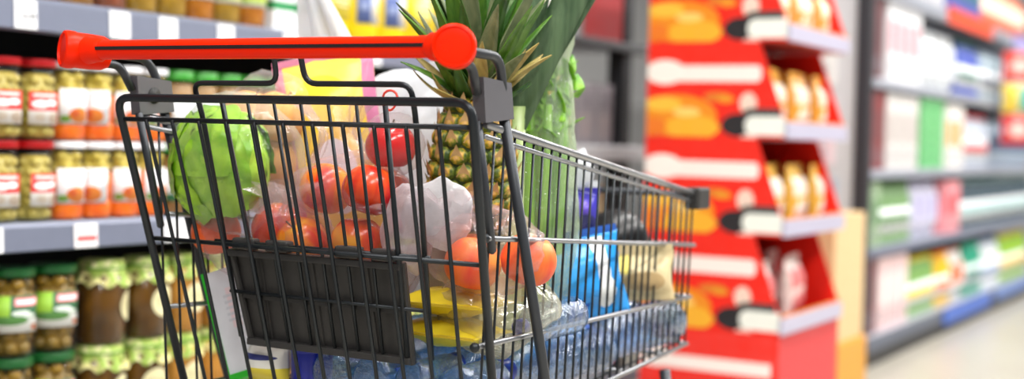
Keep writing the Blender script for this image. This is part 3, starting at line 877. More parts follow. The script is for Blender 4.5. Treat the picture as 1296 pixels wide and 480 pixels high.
# side frames: arms from the handle, brackets, legs, pivots
for s in (1, -1):
    m_ = lambda p: mir(p, s)
    part('handle_arm', tube(fillet([m_((-.812, 1.272, 1.026)), m_((-.812, 1.372, 1.024)), m_((-.818, 1.392, .985)), m_((-.819, 1.397, .96))], .02), .0058, 10), TUBE, cart, True)
    part('handle_arm', tube(fillet([m_((-.814, 1.275, 1.012)), m_((-.816, 1.318, 1.012)), m_((-.82, 1.338, .98))], .014), .0055, 10), TUBE, cart, True)
    part('bracket', prism([(1.338, .999), (1.402, .995), (1.410, .953), (1.346, .947)], 'x', m_((-.828, 0, 0))[0], m_((-.812, 0, 0))[0]), PLAS, cart)
    if s < 0:
        part('bracket_hole', tube([m_((-.8295, 1.37, .974)), m_((-.8275, 1.37, .974))], .011, 16), mat('hole_black', (10, 10, 10), .6), cart, True)
    part('frame_leg', tube(fillet([m_((-.819, 1.398, .955)), m_((-.819, 1.519, .631)), m_((-.83, 1.60, .42)), m_((-.83, 1.80, .2))], .05), .0066, 10), TUBE, cart, True)
    part('pivot_rod', tube([m_((-.824, 1.347, .95)), m_((-.826, 1.392, .797)), m_((-.826, 1.3925, .794))], [.0052, .0052, .002], 10), TUBE, cart, True)


# rear gate: tilted plane, Y grows as Z falls
def gy(z): return 1.316 + (.971 - z) * .229


def gx(s, z):
    k = (.971 - z) / .35
    return (-.8135 - .007 * k) if s > 0 else (-1.3635 + .048 * k)


ZB = .565
g = part('rear_gate', tube(fillet([(gx(-1, ZB), gy(ZB), ZB), (gx(-1, .969), gy(.969), .969), (gx(1, .969), gy(.969), .969), (gx(1, ZB), gy(ZB), ZB)], .022, 6), .0054, 12), WIRE, cart, True)
part('cross_wire', tube([(gx(-1, .941), gy(.941) + .001, .941), (gx(1, .941), gy(.941) + .001, .941)], .0032, 8), WIRE, g, True)
for z in (.783, ZB): part('cross_wire', tube([(gx(-1, z), gy(z) + .005, z), (gx(1, z), gy(z) + .005, z)], .003, 8), WIRE, g, True)
NW = 12
for i in range(1, NW):
    f = i / NW
    p = lambda z: (gx(-1, z) + (gx(1, z) - gx(-1, z)) * f, gy(z) - .0015, z)
    part('wire', tube([p(.941), p(.93), p(.75), p(ZB)], .0026, 8), WIRE, g, True)

# folded child seat behind the gate: wire loops, grid and black plastic flap
def sy(z): return gy(z) + .014


LOOPS = [(-1.235, -1.093), (-.900, -1.053)]
seat = None
for i, (xo, xi) in enumerate(LOOPS):
    dx = .024 if i == 0 else -.012
    o = part('child_seat', tube(fillet([(xi, 1.270, 1.034), (xi, 1.306, 1.034), (xi + (.003 if i else -.001), 1.318, .989), (xo, 1.322, .989), (xo + dx * .15, sy(.95) + .002, .95), (xo + dx, sy(.66), .66)], .016, 5), .0036, 10), WIRE, seat or cart, True)
    if i == 0: seat = o
    else: o.name = 'seat_loop'
for i in range(9):
    f = i / 8; xt = -1.2353 + f * .3353; xb = -1.205 + f * .295
    if i in (0, 8): continue
    part('seat_wire', tube([(xt, sy(.965), .965), (xb + (xt - xb) * .35, sy(.78), .78), (xb, sy(.66), .66)], .0034 if i in (1, 7) else .0022, 8), WIRE, seat, True)
part('seat_wire', tube([(-1.235, sy(.785), .785), (-.9, sy(.785), .785)], .003, 8), WIRE, seat, True)
part('seat_wire', tube([(-1.22, sy(.72), .72), (-.91, sy(.72), .72)], .0025, 8), WIRE, seat, True)
FL = lambda x, z, d: (x, sy(z) + .009 + d, z)
fl = part('seat_flap', ([FL(-1.214, .776, 0), FL(-.945, .776, 0), FL(-.945, .650, 0), FL(-1.198, .650, 0), FL(-1.214, .776, .006), FL(-.945, .776, .006), FL(-.945, .650, .006), FL(-1.198, .650, .006)],
                        [(0, 1, 2, 3), (7, 6, 5, 4), (0, 4, 5, 1), (1, 5, 6, 2), (2, 6, 7, 3), (3, 7, 4, 0)]), PBLK, seat)
for z in (.772, .655): part('flap_rim', box((-1.215 if z > .7 else -1.20, sy(z) - .004, z - .005), (-.943, sy(z) + .012, z + .004), .0015), PBLK, fl)
part('flap_rim', tube([FL(-.945, .776, -.004), FL(-.945, .650, -.004)], .0045, 8), PBLK, fl)
part('flap_rim', tube([FL(-1.214, .776, -.004), FL(-1.198, .650, -.004)], .0045, 8), PBLK, fl)
part('flap_rib', box((-1.205, sy(.715) + .003, .712), (-.948, sy(.715) + .012, .718)), PBLK, fl)
for x in (-1.17, -1.085, -1.0): part('flap_rib', tube([FL(x, .77, -.0005), FL(x + .004, .655, -.0005)], .002, 6), PBLK, fl)
for x in (-1.185, -1.13, -1.02, -.965): part('clip', box((x - .018, sy(.785) - .006, .777), (x + .018, sy(.785) + .010, .792), .003), PBLK, fl)

# basket sides: rim, rails, upright wires
FY = 2.14


def side_x(s, y, z):
    t = (y - 1.35) / .79; o = .2695 - .055 * t - (.95 - z) * .05
    return CX + s * o


def rail(name, s, y0, z0, y1, z1, r, m, parent, dx=0):
    n = 4
    return part(name, tube([(side_x(s, y0 + (y1 - y0) * k / n, z0 + (z1 - z0) * k / n) + s * dx, y0 + (y1 - y0) * k / n, z0 + (z1 - z0) * k / n) for k in range(n + 1)], r, 10), m, parent, True)


RIMZ = lambda y: .9455 - (y - 1.36) * .1275
BOTZ = lambda y: .572 + (y - 1.4) * .035
for s, nm in ((1, 'right'), (-1, 'left')):
    sp = rail('side_rail', s, 1.36, RIMZ(1.36), FY, RIMZ(FY), .0052, CHROME, cart)
    rail('rail', s, 1.36, RIMZ(1.36) - .0135, FY, RIMZ(FY) - .0135, .0033, CHROME, sp, -.002)
    rail('rail', s, 1.372 if s > 0 else 1.40, .8135, FY, .762, .0034, CHROME, sp, .003)
    rail('rail', s, 1.366 if s > 0 else 1.405, .687, FY, .676, .0034, CHROME, sp, .003)
    rail('rail', s, 1.41, BOTZ(1.41), FY, BOTZ(FY), .0034, CHROME, sp, .003)
    for yy, zz in ((1.372, .8135), (1.366, .687)) if s > 0 else ():
        part('rail_end', ico((side_x(s, yy, zz) + s * .003, yy, zz), .0062, 2), WIRE, sp, True)
    n = 28
    for i in range(n):
        y = 1.385 + i * (FY - 1.40) / (n - 1)
        zt, zb = RIMZ(y) - .004, BOTZ(y)
        part('wire', tube([(side_x(s, y, zt) - s * .001, y, zt), (side_x(s, y, zb) - s * .001, y + .012, zb)], .0019, 6), WIRE, sp, True)
    bx_ = side_x(s, FY, RIMZ(FY))
    part('bumper', box((bx_ - .014, FY - .022, RIMZ(FY) - .024), (bx_ + .014, FY + .028, RIMZ(FY) + .012), .004), PBLK, cart)
# front
fr = part('front_rail', tube([(side_x(-1, FY, RIMZ(FY)), FY, RIMZ(FY)), (side_x(1, FY, RIMZ(FY)), FY, RIMZ(FY))], .005, 10), TUBE, cart, True)
for z in (.762, .676, BOTZ(FY)): part('rail', tube([(side_x(-1, FY, z), FY + .003, z), (side_x(1, FY, z), FY + .003, z)], .0033, 8), CHROME, fr, True)
for i in range(15):
    f = (i + .5) / 15; zt, zb = RIMZ(FY), BOTZ(FY)
    a = side_x(-1, FY, zt) * (1 - f) + side_x(1, FY, zt) * f; b = side_x(-1, FY, zb) * (1 - f) + side_x(1, FY, zb) * f
    part('wire', tube([(a, FY - .001, zt), (b, FY - .001, zb)], .0019, 6), WIRE, fr, True)
# basket floor
fl0 = part('floor_rail', tube([(side_x(-1, 1.41, BOTZ(1.41)), 1.41, BOTZ(1.41)), (side_x(1, 1.41, BOTZ(1.41)), 1.41, BOTZ(1.41))], .0034, 8), CHROME, cart, True)
for k in range(1, 5):
    y = 1.41 + k * .16; part('rail', tube([(side_x(-1, y, BOTZ(y)), y, BOTZ(y) - .004), (side_x(1, y, BOTZ(y)), y, BOTZ(y) - .004)], .003, 8), CHROME, fl0, True)
for i in range(13):
    f = (i + .5) / 13; q = lambda y: (side_x(-1, y, BOTZ(y)) * (1 - f) + side_x(1, y, BOTZ(y)) * f, y, BOTZ(y))
    part('wire', tube([q(1.41), q(FY)], .002, 6), WIRE, fl0, True)
# chassis and wheels
for s in (1, -1):
    part('chassis_tube', tube(fillet([mir((-.83, 1.44, .2), s), mir((-.83, 1.80, .2), s), mir((-.86, 2.2, .2), s)], .05), .0125, 10), TUBE, cart, True)
    part('support_tube', tube([mir((-.85, 2.08, .2), s), mir((-.875, 2.02, .57), s)], .009, 10), TUBE, cart, True)
    for y, x in ((1.46, -.83), (2.16, -.858)):
        x = mir((x, 0, 0), s)[0]
        wv = part('wheel', xf(lathe([(.02, -.014), (.058, -.014), (.0625, -.008), (.0625, .008), (.058, .014), (.02, .014)], 24), Matrix.Translation((x, y, .0625)) @ Matrix.Rotation(PI / 2, 4, 'Y')), mat('tyre', (40, 40, 42), .6), cart, 'auto')
        part('hub', xf(lathe([(.002, -.016), (.02, -.016), (.02, .016), (.002, .016)], 16), Matrix.Translation((x, y, .0625)) @ Matrix.Rotation(PI / 2, 4, 'Y')), PLAS, wv, 'auto')
        part('fork', join(box((x - .024, y - .014, .05), (x - .020, y + .014, .15)), box((x + .020, y - .014, .05), (x + .024, y + .014, .15)), box((x - .024, y - .018, .145), (x + .024, y + .018, .19))), CHROME, cart)
for y in (1.6, 2.1): part('chassis_tube', tube([mir((-.83 - (.02 if y > 2 else 0), y, .2), 1), mir((-.83 - (.02 if y > 2 else 0), y, .2), -1)], .009, 10), TUBE, cart, True)

# ------------------------------------------------------------------ groceries
FLZ = .582
BLUEPET = film('water_bottle_plastic', (160, 206, 238), .26, .6, .05, (70, 140, 206), 110, 1.0, .68)
W_ = make_bottle('water_bottle', .037, .29, BLUEPET, mat('cap_blue', (24, 52, 170), .35), printed('water_label', (196, 216, 240), [('r', 0, 1, .0, .2, (60, 110, 200)), ('e', .5, .6, .3, .25, (236, 220, 236)), ('l', .2, .8, .3, .8, (70, 100, 190), 4)]), ribs=7)
P_w = Placer(W_)
wat = [(-1.15, 1.842, 0), (-1.07, 1.840, 1), (-.985, 1.842, 0), (-.905, 1.840, 1), (-.885, 1.0, 9),
       (-1.165, 2.134, 0), (-1.085, 2.132, 1), (-1.005, 2.134, 0), (-.92, 2.132, 1)]
for i, (x, y, q) in enumerate([w_ for w_ in wat if w_[2] < 9]):
    rearrow = y < 1.9
    P_w.put((x, y, FLZ + .04 + (.008 if not rearrow else 0) + .004), 'clear blue water bottle lying in the %s row, %s from the left' % ('rear' if rearrow else 'front', ordinal(i if rearrow else i - 4)), 0, 'water bottles in the cart', (PI / 2, (i * 1.3), 0))
# crumpled foil-like blue pouches and wrapped bottles at the right side of the basket
for i, (x, y, z, h_, rz, tl) in enumerate(((-.868, 1.60, .664, .125, .2, .1),)):
    b = make_bottle('small_water_bottle', .026, .17, BLUEPET, mat('cap_blue', (24, 52, 170), .35), None, ribs=5)
    b.location = (x, y + .085, z + .028); b.rotation_euler = (PI / 2, .4, rz * .3)
    tag(b, 'small blue water bottle lying on the others along the right side wires')


def bagblob(name, c, r, m, label, cat='plastic bag', seed=1, amp=.12, fr=2.6, ridge=.07, neck=None, sub=4, taper=0.0, fold=0):
    t = root(name, (c[0], c[1], c[2] - r[2]), label, cat)
    f = facets(seed, fold) if fold else crumple(seed, amp, fr, ridge)
    V, Fc = ico((0, 0, 0), r, sub, f)
    V = [Vector((v.x * (1 - taper * v.z / r[2]), v.y * (1 - taper * v.z / r[2]), v.z)) + Vector(c) for v in V]
    part('bag_film', (V, Fc), m, t, True)
    if neck:
        # gathered neck and flared opening
        p0, p1, r0, r1 = neck; p0, p1 = Vector(p0), Vector(p1); n = 40; V, Fc = [], []
        for j in range(7):
            tt = j / 6; pc = p0.lerp(p1, tt)
            rr = r0 * (1 - tt) ** 2 * 1.0 + .007 * (1 - abs(tt - .45) * 1.5) + r1 * max(0, tt - .45) * 1.8
            for k in range(n):
                a = 2 * PI * k / n; q = rr * (1 + (.10 + .35 * tt) * math.sin(a * 7 + seed) * .6 + .12 * math.sin(a * 13 + tt * 3))
                V.append(pc + Vector((q * math.cos(a), q * math.sin(a), .006 * tt * math.sin(a * 5 + seed))))
        for j in range(6):
            for k in range(n): Fc.append((j * n + k, j * n + (k + 1) % n, (j + 1) * n + (k + 1) % n, (j + 1) * n + k))
        part('bag_neck', (V, Fc), m, t, True)
    return t


CLEAR = film('clear_bag', (252, 252, 252), .04, .34, .12, (240, 238, 242), 42, .9, .35)
CLEAR2 = film('clear_bag_pink', (252, 248, 249), .05, .40, .14, (242, 228, 234), 42, .9, .35)
MILKY = film('white_bag', (246, 246, 248), .72, .28, .3, (244, 246, 250), 36, .6, .10)
GBAG = film('celery_bag', (246, 250, 240), .26, .6, .1, (228, 242, 212), 80, 1.0, .35)

# lettuce: heart wrapped in separate ruffled leaves
LET = leafy('lettuce_leaf', (104, 170, 8), (180, 222, 66), 12, .35); LETP = leafy('lettuce_pale', (206, 230, 140), (236, 242, 206), 16, .4)
lc = Vector((-1.280, 1.432, .882))
let = root('lettuce', (lc.x, lc.y, lc.z - .07), 'round green lettuce head with ruffled leaves at the left of the cart', 'lettuce')
part('heart', ico(lc, (.052, .044, .058), 3, crumple(2, .1, 3, .04)), LETP, let, True)


def leaf_cup(center, d, R, span, seed, thick=.0012):
    d = Vector(d).normalized(); up = Vector((0, 0, 1)); a = (up - d * up.dot(d)).normalized(); b = d.cross(a)
    n, m = 20, 16; V, Fc = [], []
    for lay in (0, 1):
        for j in range(m + 1):
            for i in range(n + 1):
                u, v = (i / n - .5) * 2, (j / m - .5) * 2
                wv = noise.noise(Vector((u * 3 + seed, v * 3, seed * 2))) * .07 + .02 * math.sin(9 * u + seed) * max(0, abs(v)) + .03 * math.sin(11 * v + seed) * u * u
                ed = max(abs(u), abs(v))
                rr = 1 + wv * .8 + .05 * ed ** 4 - .03 * math.exp(-(u * 6) ** 2)
                w_ = (d + a * math.tan(v * span) * 1.0 + b * math.tan(u * span * .9) * (1 - .2 * v)).normalized()
                V.append(Vector(center) + Vector((w_.x * R[0], w_.y * R[1], w_.z * R[2])) * (rr - lay * thick / R[0]))
    K = (n + 1) * (m + 1)
    for s in (0, 1):
        for j in range(m):
            for i in range(n):
                q = s * K + j * (n + 1) + i; f = (q, q + 1, q + n + 2, q + n + 1); Fc.append(f if s == 0 else tuple(reversed(f)))
    return V, Fc


rl = random.Random(4)
for i in range(13):
    a = i * 2.4; zz = -.75 + 1.5 * (i / 12)
    d = (math.cos(a) * math.sqrt(1 - zz * zz), math.sin(a) * math.sqrt(1 - zz * zz), zz)
    part('leaf', leaf_cup(lc, d, (.064 + .0007 * i, .052 + .0006 * i, .070 + .0007 * i), .8, i * 1.7), LET, let, True)
# the leaves facing the gate
for i, d in enumerate(((-.3, -1, .1), (.5, -1, -.2), (.1, -1, .7), (-.9, -.4, .2), (-.7, -.8, -.5))):
    part('leaf', leaf_cup(lc, d, (.074 + .0008 * i, .060 + .0007 * i, .080 + .0006 * i), .78, 30 + i * 2.1), LET, let, True)
bagblob('plastic_bag', (-1.262, 1.440, .884), (.098, .070, .094), CLEAR, 'clear plastic bag around the lettuce', seed=3, amp=.06, ridge=.05)

# apples
APPLE = fruit('apple_skin', [(.36, (244, 186, 40)), (.47, (242, 140, 30)), (.58, (226, 60, 26)), (.72, (186, 20, 30))], 14, .22, (1, 1, .4))
APPLE2 = fruit('apple_skin_red', [(.34, (244, 170, 50)), (.46, (232, 84, 34)), (.6, (196, 24, 32))], 13, .22, (1, 1, .4))
PEACH = fruit('peach_skin', [(.32, (246, 166, 70)), (.5, (242, 112, 46)), (.68, (228, 66, 40))], 12, .45)
TOMATO = fruit('tomato_skin', [(.3, (222, 28, 22)), (.7, (190, 12, 18))], 8, .15)
ORANGE = fruit('orange_skin', [(.3, (240, 110, 40)), (.7, (232, 84, 30))], 30, .4)


def make_apple(m, r, name='apple'):
    t = root(name, (0, 0, 0), 'apple', name)
    pr = []
    for k in range(19):
        a = PI * k / 18; q = r * (math.sin(a) ** .9) * (1.0 + .06 * math.cos(a)); z = -r * .92 * math.cos(a)
        dim = .28 * r * math.exp(-(q / (r * .28)) ** 2)
        z += dim if k < 9 else -dim
        pr.append((max(q, .0006), z + r * .9))
    part('flesh', lathe(pr, 28), m, t, True)
    part('stem', tube([(0, 0, r * 1.45), (.001, 0, r * 1.65), (.004, 0, r * 1.9)], [.0012, .001, .0015], 6), mat('stem_brown', (90, 64, 30), .7), t, True)
    return t


AP, AP2 = Placer(make_apple(APPLE, .036)), Placer(make_apple(APPLE2, .036))
ap = [(-1.137, 1.462, .828, 0, 'left of the two apples showing above the black flap'), (-1.060, 1.452, .828, 1, 'right of the two apples showing above the black flap'),
      (-1.100, 1.536, .826, 1, 'behind the two front apples'), (-1.153, 1.474, .757, 0, 'lower left in the apple bag'), (-1.078, 1.47, .757, 1, 'lower right in the apple bag'),
      (-1.11, 1.552, .75, 0, 'deep in the apple bag')]
for i, (x, y, z, k, wh) in enumerate(ap):
    (AP if k == 0 else AP2).put((x, y, z), 'red and yellow apple, ' + wh, 0, 'apples in the bag', (.5 * (i % 3) - .5, .35 * (i % 2), i * 1.1))
bagblob('plastic_bag', (-1.108, 1.497, .795), (.105, .082, .105), CLEAR2, 'clear plastic bag holding the red and yellow apples', seed=8, amp=.10, ridge=.07, fr=2.2, neck=((-1.12, 1.50, .89), (-1.17, 1.52, .975), .05, .05))
# red tomato in its net
tm = make_apple(TOMATO, .034, 'tomato'); tm.location = (-1.041, 1.487, .886); tag(tm, 'glossy red tomato above the apples beside the pineapple', 'tomato')
tm2 = Placer(tm)
bagblob('plastic_bag', (-1.041, 1.49, .918), (.042, .042, .042), CLEAR, 'small clear bag tied around the red tomato', seed=12, amp=.05, ridge=.05, sub=3)
rt = part('red_tie', tube([(-1.036 + .011 * math.cos(2 * PI * k / 16), 1.475 + .002 * math.sin(4 * PI * k / 16), .975 + .013 * math.sin(2 * PI * k / 16)) for k in range(16)], .0016, 8, True), mat('tie_red', (240, 70, 50), .4), None, True)
tag(rt, 'small red loop tie on the bag above the tomato', 'tie')

# carrots and oranges bag on the left
OR = Placer(make_apple(ORANGE, .034, 'orange')); PE = Placer(make_apple(PEACH, .036, 'peach'))
for i, (x, y, z, k, wh) in enumerate(((-1.296, 1.452, .768, 0, 'below the lettuce at the left gate post'), (-1.222, 1.468, .775, 1, 'below the lettuce, above the black flap'), (-1.26, 1.525, .76, 0, 'behind the front oranges'))):
    (OR if k == 0 else AP2).put((x, y, z - .034 + .03), ('orange fruit, ' if k == 0 else 'dark red apple, ') + wh, 0, 'fruit in the left bag', (.4, .2 * i, i))
bagblob('plastic_bag', (-1.25, 1.488, .790), (.096, .082, .066), CLEAR2, 'thin pinkish plastic bag below the lettuce', seed=21, amp=.1, ridge=.06, neck=((-1.19, 1.46, .82), (-1.175, 1.44, .86), .04, .05))

# white box with green edge
GW = root('white_green_box', (-1.268, 1.46, .60), 'slim white box with bright green edges standing at the left of the cart', 'box')
Mx = Matrix.Translation((-1.238, 1.475, .600)) @ Matrix.Rotation(-.36, 4, 'Y') @ Matrix.Rotation(.25, 4, 'Z')
part('body', xf(box((-.040, -.02, .0), (.040, .05, .150)), Mx), mat('box_white', (232, 232, 240), .4), GW)
GE = mat('edge_green', (44, 190, 40), .4)
for lo, hi in (((-.042, -.022, 0), (-.036, .051, .151)), ((-.042, -.022, -.002), (.042, .051, .007)), ((.038, -.0215, 0), (.042, .051, .151))):
    part('edge_band', xf(box(lo, hi), Mx), GE, GW)
part('panel_print', xf(uvbox((-.022, -.0208, .06), (.026, -.0198, .13), 'y'), Mx), printed('box_print', (226, 226, 234), [('r', .2, .5, .1, .9, (238, 214, 220)), ('l', .1, .9, .2, .8, (205, 205, 215), 5)]), GW)
# dark blue jar lid and yellow-white pack low at the left
yp = root('striped_pack', (-1.185, 1.47, .592), 'white and yellow pack with a dark blue curve low behind the gate', 'pack')
part('body', xf(pillow(.07, .064, .05, 10, 10, .006, 4), Matrix.Translation((-1.195, 1.44, .592))), printed('striped_print', (240, 238, 230), [('r', 0, 1, 0, .4, (240, 220, 60)), ('e', .4, .62, .5, .06, (30, 40, 120))]), yp, True)
part('seal', box((-1.227, 1.439, .656), (-1.163, 1.441, .664)), mat('box_white', (232, 232, 240), .4), yp)
bj = root('blue_tub', (-1.155, 1.465, .592), 'dark blue round tub low behind the black flap', 'tub')
part('body', xf(lathe([(.024, 0), (.027, .003), (.028, .05), (.027, .054)], 24), Matrix.Translation((-1.135, 1.455, .592))), mat('deep_blue', (20, 34, 160), .3), bj, True)
part('lid', xf(lathe([(.029, .05), (.0295, .052), (.0295, .06), (.027, .062), (.01, .062)], 24), Matrix.Translation((-1.135, 1.455, .592))), mat('deep_blue', (20, 34, 160), .3), bj, 'auto')
# foil-blue bottles right behind the gate
for i, (x, c) in enumerate(((-1.085, 0), (-1.02, 1), (-.955, 0), (-.89, 0))):
    b = make_bottle('water_bottle', .030, .12, BLUEPET, mat('cap_blue', (24, 52, 170), .35), None if c == 0 else printed('bottle_label_lilac', (206, 214, 246), [('e', .4, .5, .3, .3, (236, 214, 236)), ('r', 0, 1, 0, .2, (90, 120, 220))]), ribs=4)
    b.location = (x, 1.425, .621); b.rotation_euler = (-PI / 2, i * .7, 0)
    tag(b, 'short blue water bottle lying end-on behind the gate, %s from the left' % ordinal(i), None, 'short water bottles')

# yellow packs
YP = printed('yellow_pack_print', (240, 214, 12), [('e', .5, .5, .3, .2, (246, 226, 60)), ('r', 0, 1, .0, .06, (214, 180, 10))], .3)
for i, z in enumerate((.664, .702)):
    V, Fc, uv = pillow(.135, .1, .034, 12, 12, .006, 40 + i)
    t = root('yellow_pack', (-.945, 1.49, z), 'flat bright yellow pack, %s of two stacked right of the black flap' % ['lower', 'upper'][i], 'pack', 'stacked yellow packs')
    M_ = Matrix.Translation((-.945, 1.545, z + .018)) @ Matrix.Rotation(PI / 2, 4, 'X') @ Matrix.Rotation(.05 * i, 4, 'Y')
    part('wrapper', xf((V, Fc, uv), M_), YP, t, True)
    part('crimp', xf(box((-.066, -.0015, .096), (.066, .0015, .103)), M_), YP, t)
bagblob('plastic_bag', (-.90, 1.53, .71), (.075, .085, .058), film('yellowish_bag', (250, 248, 236), .2, .5, .12, (236, 232, 206), 40, .9), 'pale see-through bag around the yellow packs', seed=31, fold=26)
# peaches
for i, (x, y, z, wh) in enumerate(((-.905, 1.468, .742, 'nearest the gate above the yellow packs'), (-.862, 1.525, .748, 'beside the right side wires'), (-.952, 1.522, .745, 'partly hidden behind the front peach'))):
    PE.put((x, y, z), 'orange-red peach, ' + wh, 0, 'peaches in the bag', (.3 * i, .2, i))
bagblob('plastic_bag', (-.902, 1.500, .787), (.078, .062, .055), CLEAR2, 'clear pinkish bag holding the peaches below the pineapple', seed=17, amp=.1, ridge=.07, neck=((-.93, 1.485, .815), (-.945, 1.47, .86), .04, .045))
bagblob('white_bag', (-.952, 1.474, .830), (.044, .028, .046), MILKY, 'crumpled white plastic bag below the pineapple', seed=23, fold=16)
bagblob('white_bag', (-1.0, 1.468, .812), (.036, .028, .056), film('white_bag_thin', (250, 246, 248), .36, .5, .25, (244, 236, 240), 36, .7, .15), 'thin white plastic bag between the apples and the pineapple', seed=27, fold=16)

# pineapple
PC = Vector((-.968, 1.572, .79)); PT = Matrix.Translation(PC) @ Matrix.Rotation(.05, 4, 'Y') @ Matrix.Rotation(.06, 4, 'X')
pine = root('pineapple', PC, 'ripe pineapple with spiky crown standing beside the right bracket', 'pineapple')
PH, PR = .195, .060
prf = lambda t: PR * (max(0.02, math.sin(PI * (.12 + .80 * t))) ** .45) * (1.0 - .06 * t)
part('core', xf(lathe([(prf(k / 14) * .93, PH * k / 14) for k in range(15)], 24), PT), mat('pine_core', (70, 84, 26), .6, col2=(44, 60, 20)), pine, True)
# one eye: a bulging diamond with a pale dry spike


def eye_geo(w_, h_):
    V = [(0, -.001, .0066)]; Fc = []
    for ring, (s, z) in enumerate(((.40, .0058), (.82, .0036), (1.0, -.003))):
        for k in range(8):
            a = 2 * PI * k / 8 + PI / 8; q = 1 / (abs(math.cos(a)) ** 1.3 + abs(math.sin(a)) ** 1.3) ** (1 / 1.3)
            V.append((w_ * s * q * math.cos(a), h_ * s * q * math.sin(a), z))
    for k in range(8):
        Fc.append((0, 1 + k, 1 + (k + 1) % 8))
        for r_ in (0, 1): Fc.append((1 + r_ * 8 + k, 9 + r_ * 8 + k, 9 + r_ * 8 + (k + 1) % 8, 1 + r_ * 8 + (k + 1) % 8))
    return V, Fc


def eye_mat(name, rim, mid, ctr):
    t = NT(name)
    ln = t.n('ShaderNodeVectorMath', operation='LENGTH'); t.l(t.coord(), ln.inputs[0])
    f = t.math('ADD', t.math('MULTIPLY', ln.outputs['Value'], 62.0), t.math('MULTIPLY_ADD', t.noise(160, 3), .9, -.45))
    t.l(t.ramp(f, [(.30, lin(ctr)), (.52, lin(mid)), (.74, lin(rim)), (1.0, lin((30, 48, 10)))]), t.b.inputs['Base Color']); t.b.inputs['Roughness'].default_value = .5
    return t.m


EYE = [eye_mat('pine_eye_warm', (96, 112, 22), (196, 158, 40), (222, 176, 116)), eye_mat('pine_eye_cool', (58, 86, 18), (150, 146, 44), (214, 168, 104))]
em = [mesh('eye', *eye_geo(.0172, .0142), True) for _ in range(2)]
em[0].materials.append(EYE[0]); em[1].materials.append(EYE[1])
spv = ([(-.010, -.003, -.002), (.010, -.003, -.002), (0, .006, .002), (0, -.001, .002), (.001, .017, .0075)], [(0, 1, 2), (0, 2, 4), (2, 1, 4), (0, 4, 1)])
sm = mesh('bract', *spv); sm.materials.append(mat('bract_dry', (214, 176, 120), .7, col2=(150, 120, 70)))
ROWN, PER = 9, 13
for j in range(ROWN):
    t = (j + .5) / ROWN
    for k in range(PER):
        a = 2 * PI * (k + (j % 2) * .5) / PER + j * .06
        r_ = prf(t) * .95; dr = (prf(min(1, t + .03)) - prf(max(0, t - .03))) / (.06 * PH)
        nrm = Vector((math.cos(a), math.sin(a), -dr)).normalized(); upv = Vector((math.cos(a) * dr, math.sin(a) * dr, 1)).normalized(); xv = upv.cross(nrm)
        Mr = Matrix((xv, upv, nrm)).transposed().to_4x4(); Mr.translation = Vector((r_ * math.cos(a), r_ * math.sin(a), t * PH))
        Mw = PT @ Mr
        e = bpy.data.objects.new('eye', em[(j + k * 2) % 3 == 0]); COL.objects.link(e); e.parent = pine
        loc = Mw.to_translation(); e.location = loc - PC; e.rotation_euler = Mw.to_euler()
        sc = .82 + .18 * min(1, prf(t) / PR); e.scale = (sc, sc, sc)
        b = bpy.data.objects.new('bract', sm); COL.objects.link(b); b.parent = e; b.location = (0, -.002, .006)


def blade(L, w_, bend, droop, fold=.35, n=10, twist=0.0, tip=.02, thick=.0012):
    """leaf blade along +Z bending to +X; channelled section with thickness"""
    V, Fc = [], []
    x = z = 0; ang = bend
    for j in range(n + 1):
        t = j / n; ww = w_ * (1 - t) ** .6 * (.75 + .6 * t * (1 - t) * 2) if tip < .5 else w_ * (.75 + .25 * t)
        ww = max(ww, w_ * tip)
        dx, dz = math.sin(ang), math.cos(ang); nx, nz = dz, -dx
        tw = twist * t
        for lay in (0, 1):
            for i in range(5):
                u = (i / 4 - .5) * 2; off = -fold * ww * (u * u) * .5 + lay * thick
                yy = u * ww / 2 * math.cos(tw); o2 = off + u * ww / 2 * math.sin(tw)
                V.append((x - nx * o2, yy, z - nz * o2))
        x += dx * L / n; z += dz * L / n; ang += droop / n
    for j in range(n):
        for i in range(4):
            a = j * 10 + i; Fc.append((a, a + 1, a + 11, a + 10)); b = a + 5; Fc.append((b, b + 10, b + 11, b + 1))
        a = j * 10; Fc.append((a, a + 10, a + 15, a + 5)); Fc.append((a + 4, a + 9, a + 19, a + 14))
    return V, Fc


CROWN = [leafy('crown_green', (44, 92, 24), (112, 158, 54), 30, .4, (1, 1, .2)), leafy('crown_grey', (86, 104, 70), (150, 156, 116), 30, .5, (1, 1, .2)), leafy('crown_dark', (26, 60, 24), (70, 120, 40), 30, .4, (1, 1, .2)), leafy('crown_dry', (150, 130, 70), (206, 186, 110), 30, .5, (1, 1, .2))]
rc = random.Random(11)
top = PT @ Vector((0, 0, PH - .006))
# low collar of short dry leaves
for k in range(14):
    a = 2 * PI * k / 14 + rc.uniform(-.1, .1)
    part('crown_leaf', xf(blade(rc.uniform(.06, .085), .026, 1.15 + rc.uniform(-.15, .2), -.5 + rc.uniform(-.3, .6)), Matrix.Translation(top + Vector((math.cos(a) * .016, math.sin(a) * .016, -.004))) @ Matrix.Rotation(a, 4, 'Z')), CROWN[rc.choice((3, 1, 2))], pine, True)
for ring, (n_, L0, b0, w0, zz) in enumerate(((13, .11, .80, .034, .002), (13, .15, .58, .036, .012), (11, .185, .38, .036, .022), (9, .2, .18, .032, .032))):
    for k in range(n_):
        a = 2 * PI * (k + .5 * (ring % 2)) / n_ + rc.uniform(-.12, .12)
        L_ = L0 * rc.uniform(.88, 1.1)
        part('crown_leaf', xf(blade(L_, w0, b0 + rc.uniform(-.08, .08), rc.uniform(.1, .6), .5, twist=rc.uniform(-.4, .4)), Matrix.Translation(top + Vector((math.cos(a) * .012, math.sin(a) * .012, zz))) @ Matrix.Rotation(a, 4, 'Z')), CROWN[rc.choice((0, 0, 2, 1) if ring else (1, 0, 3))], pine, True)

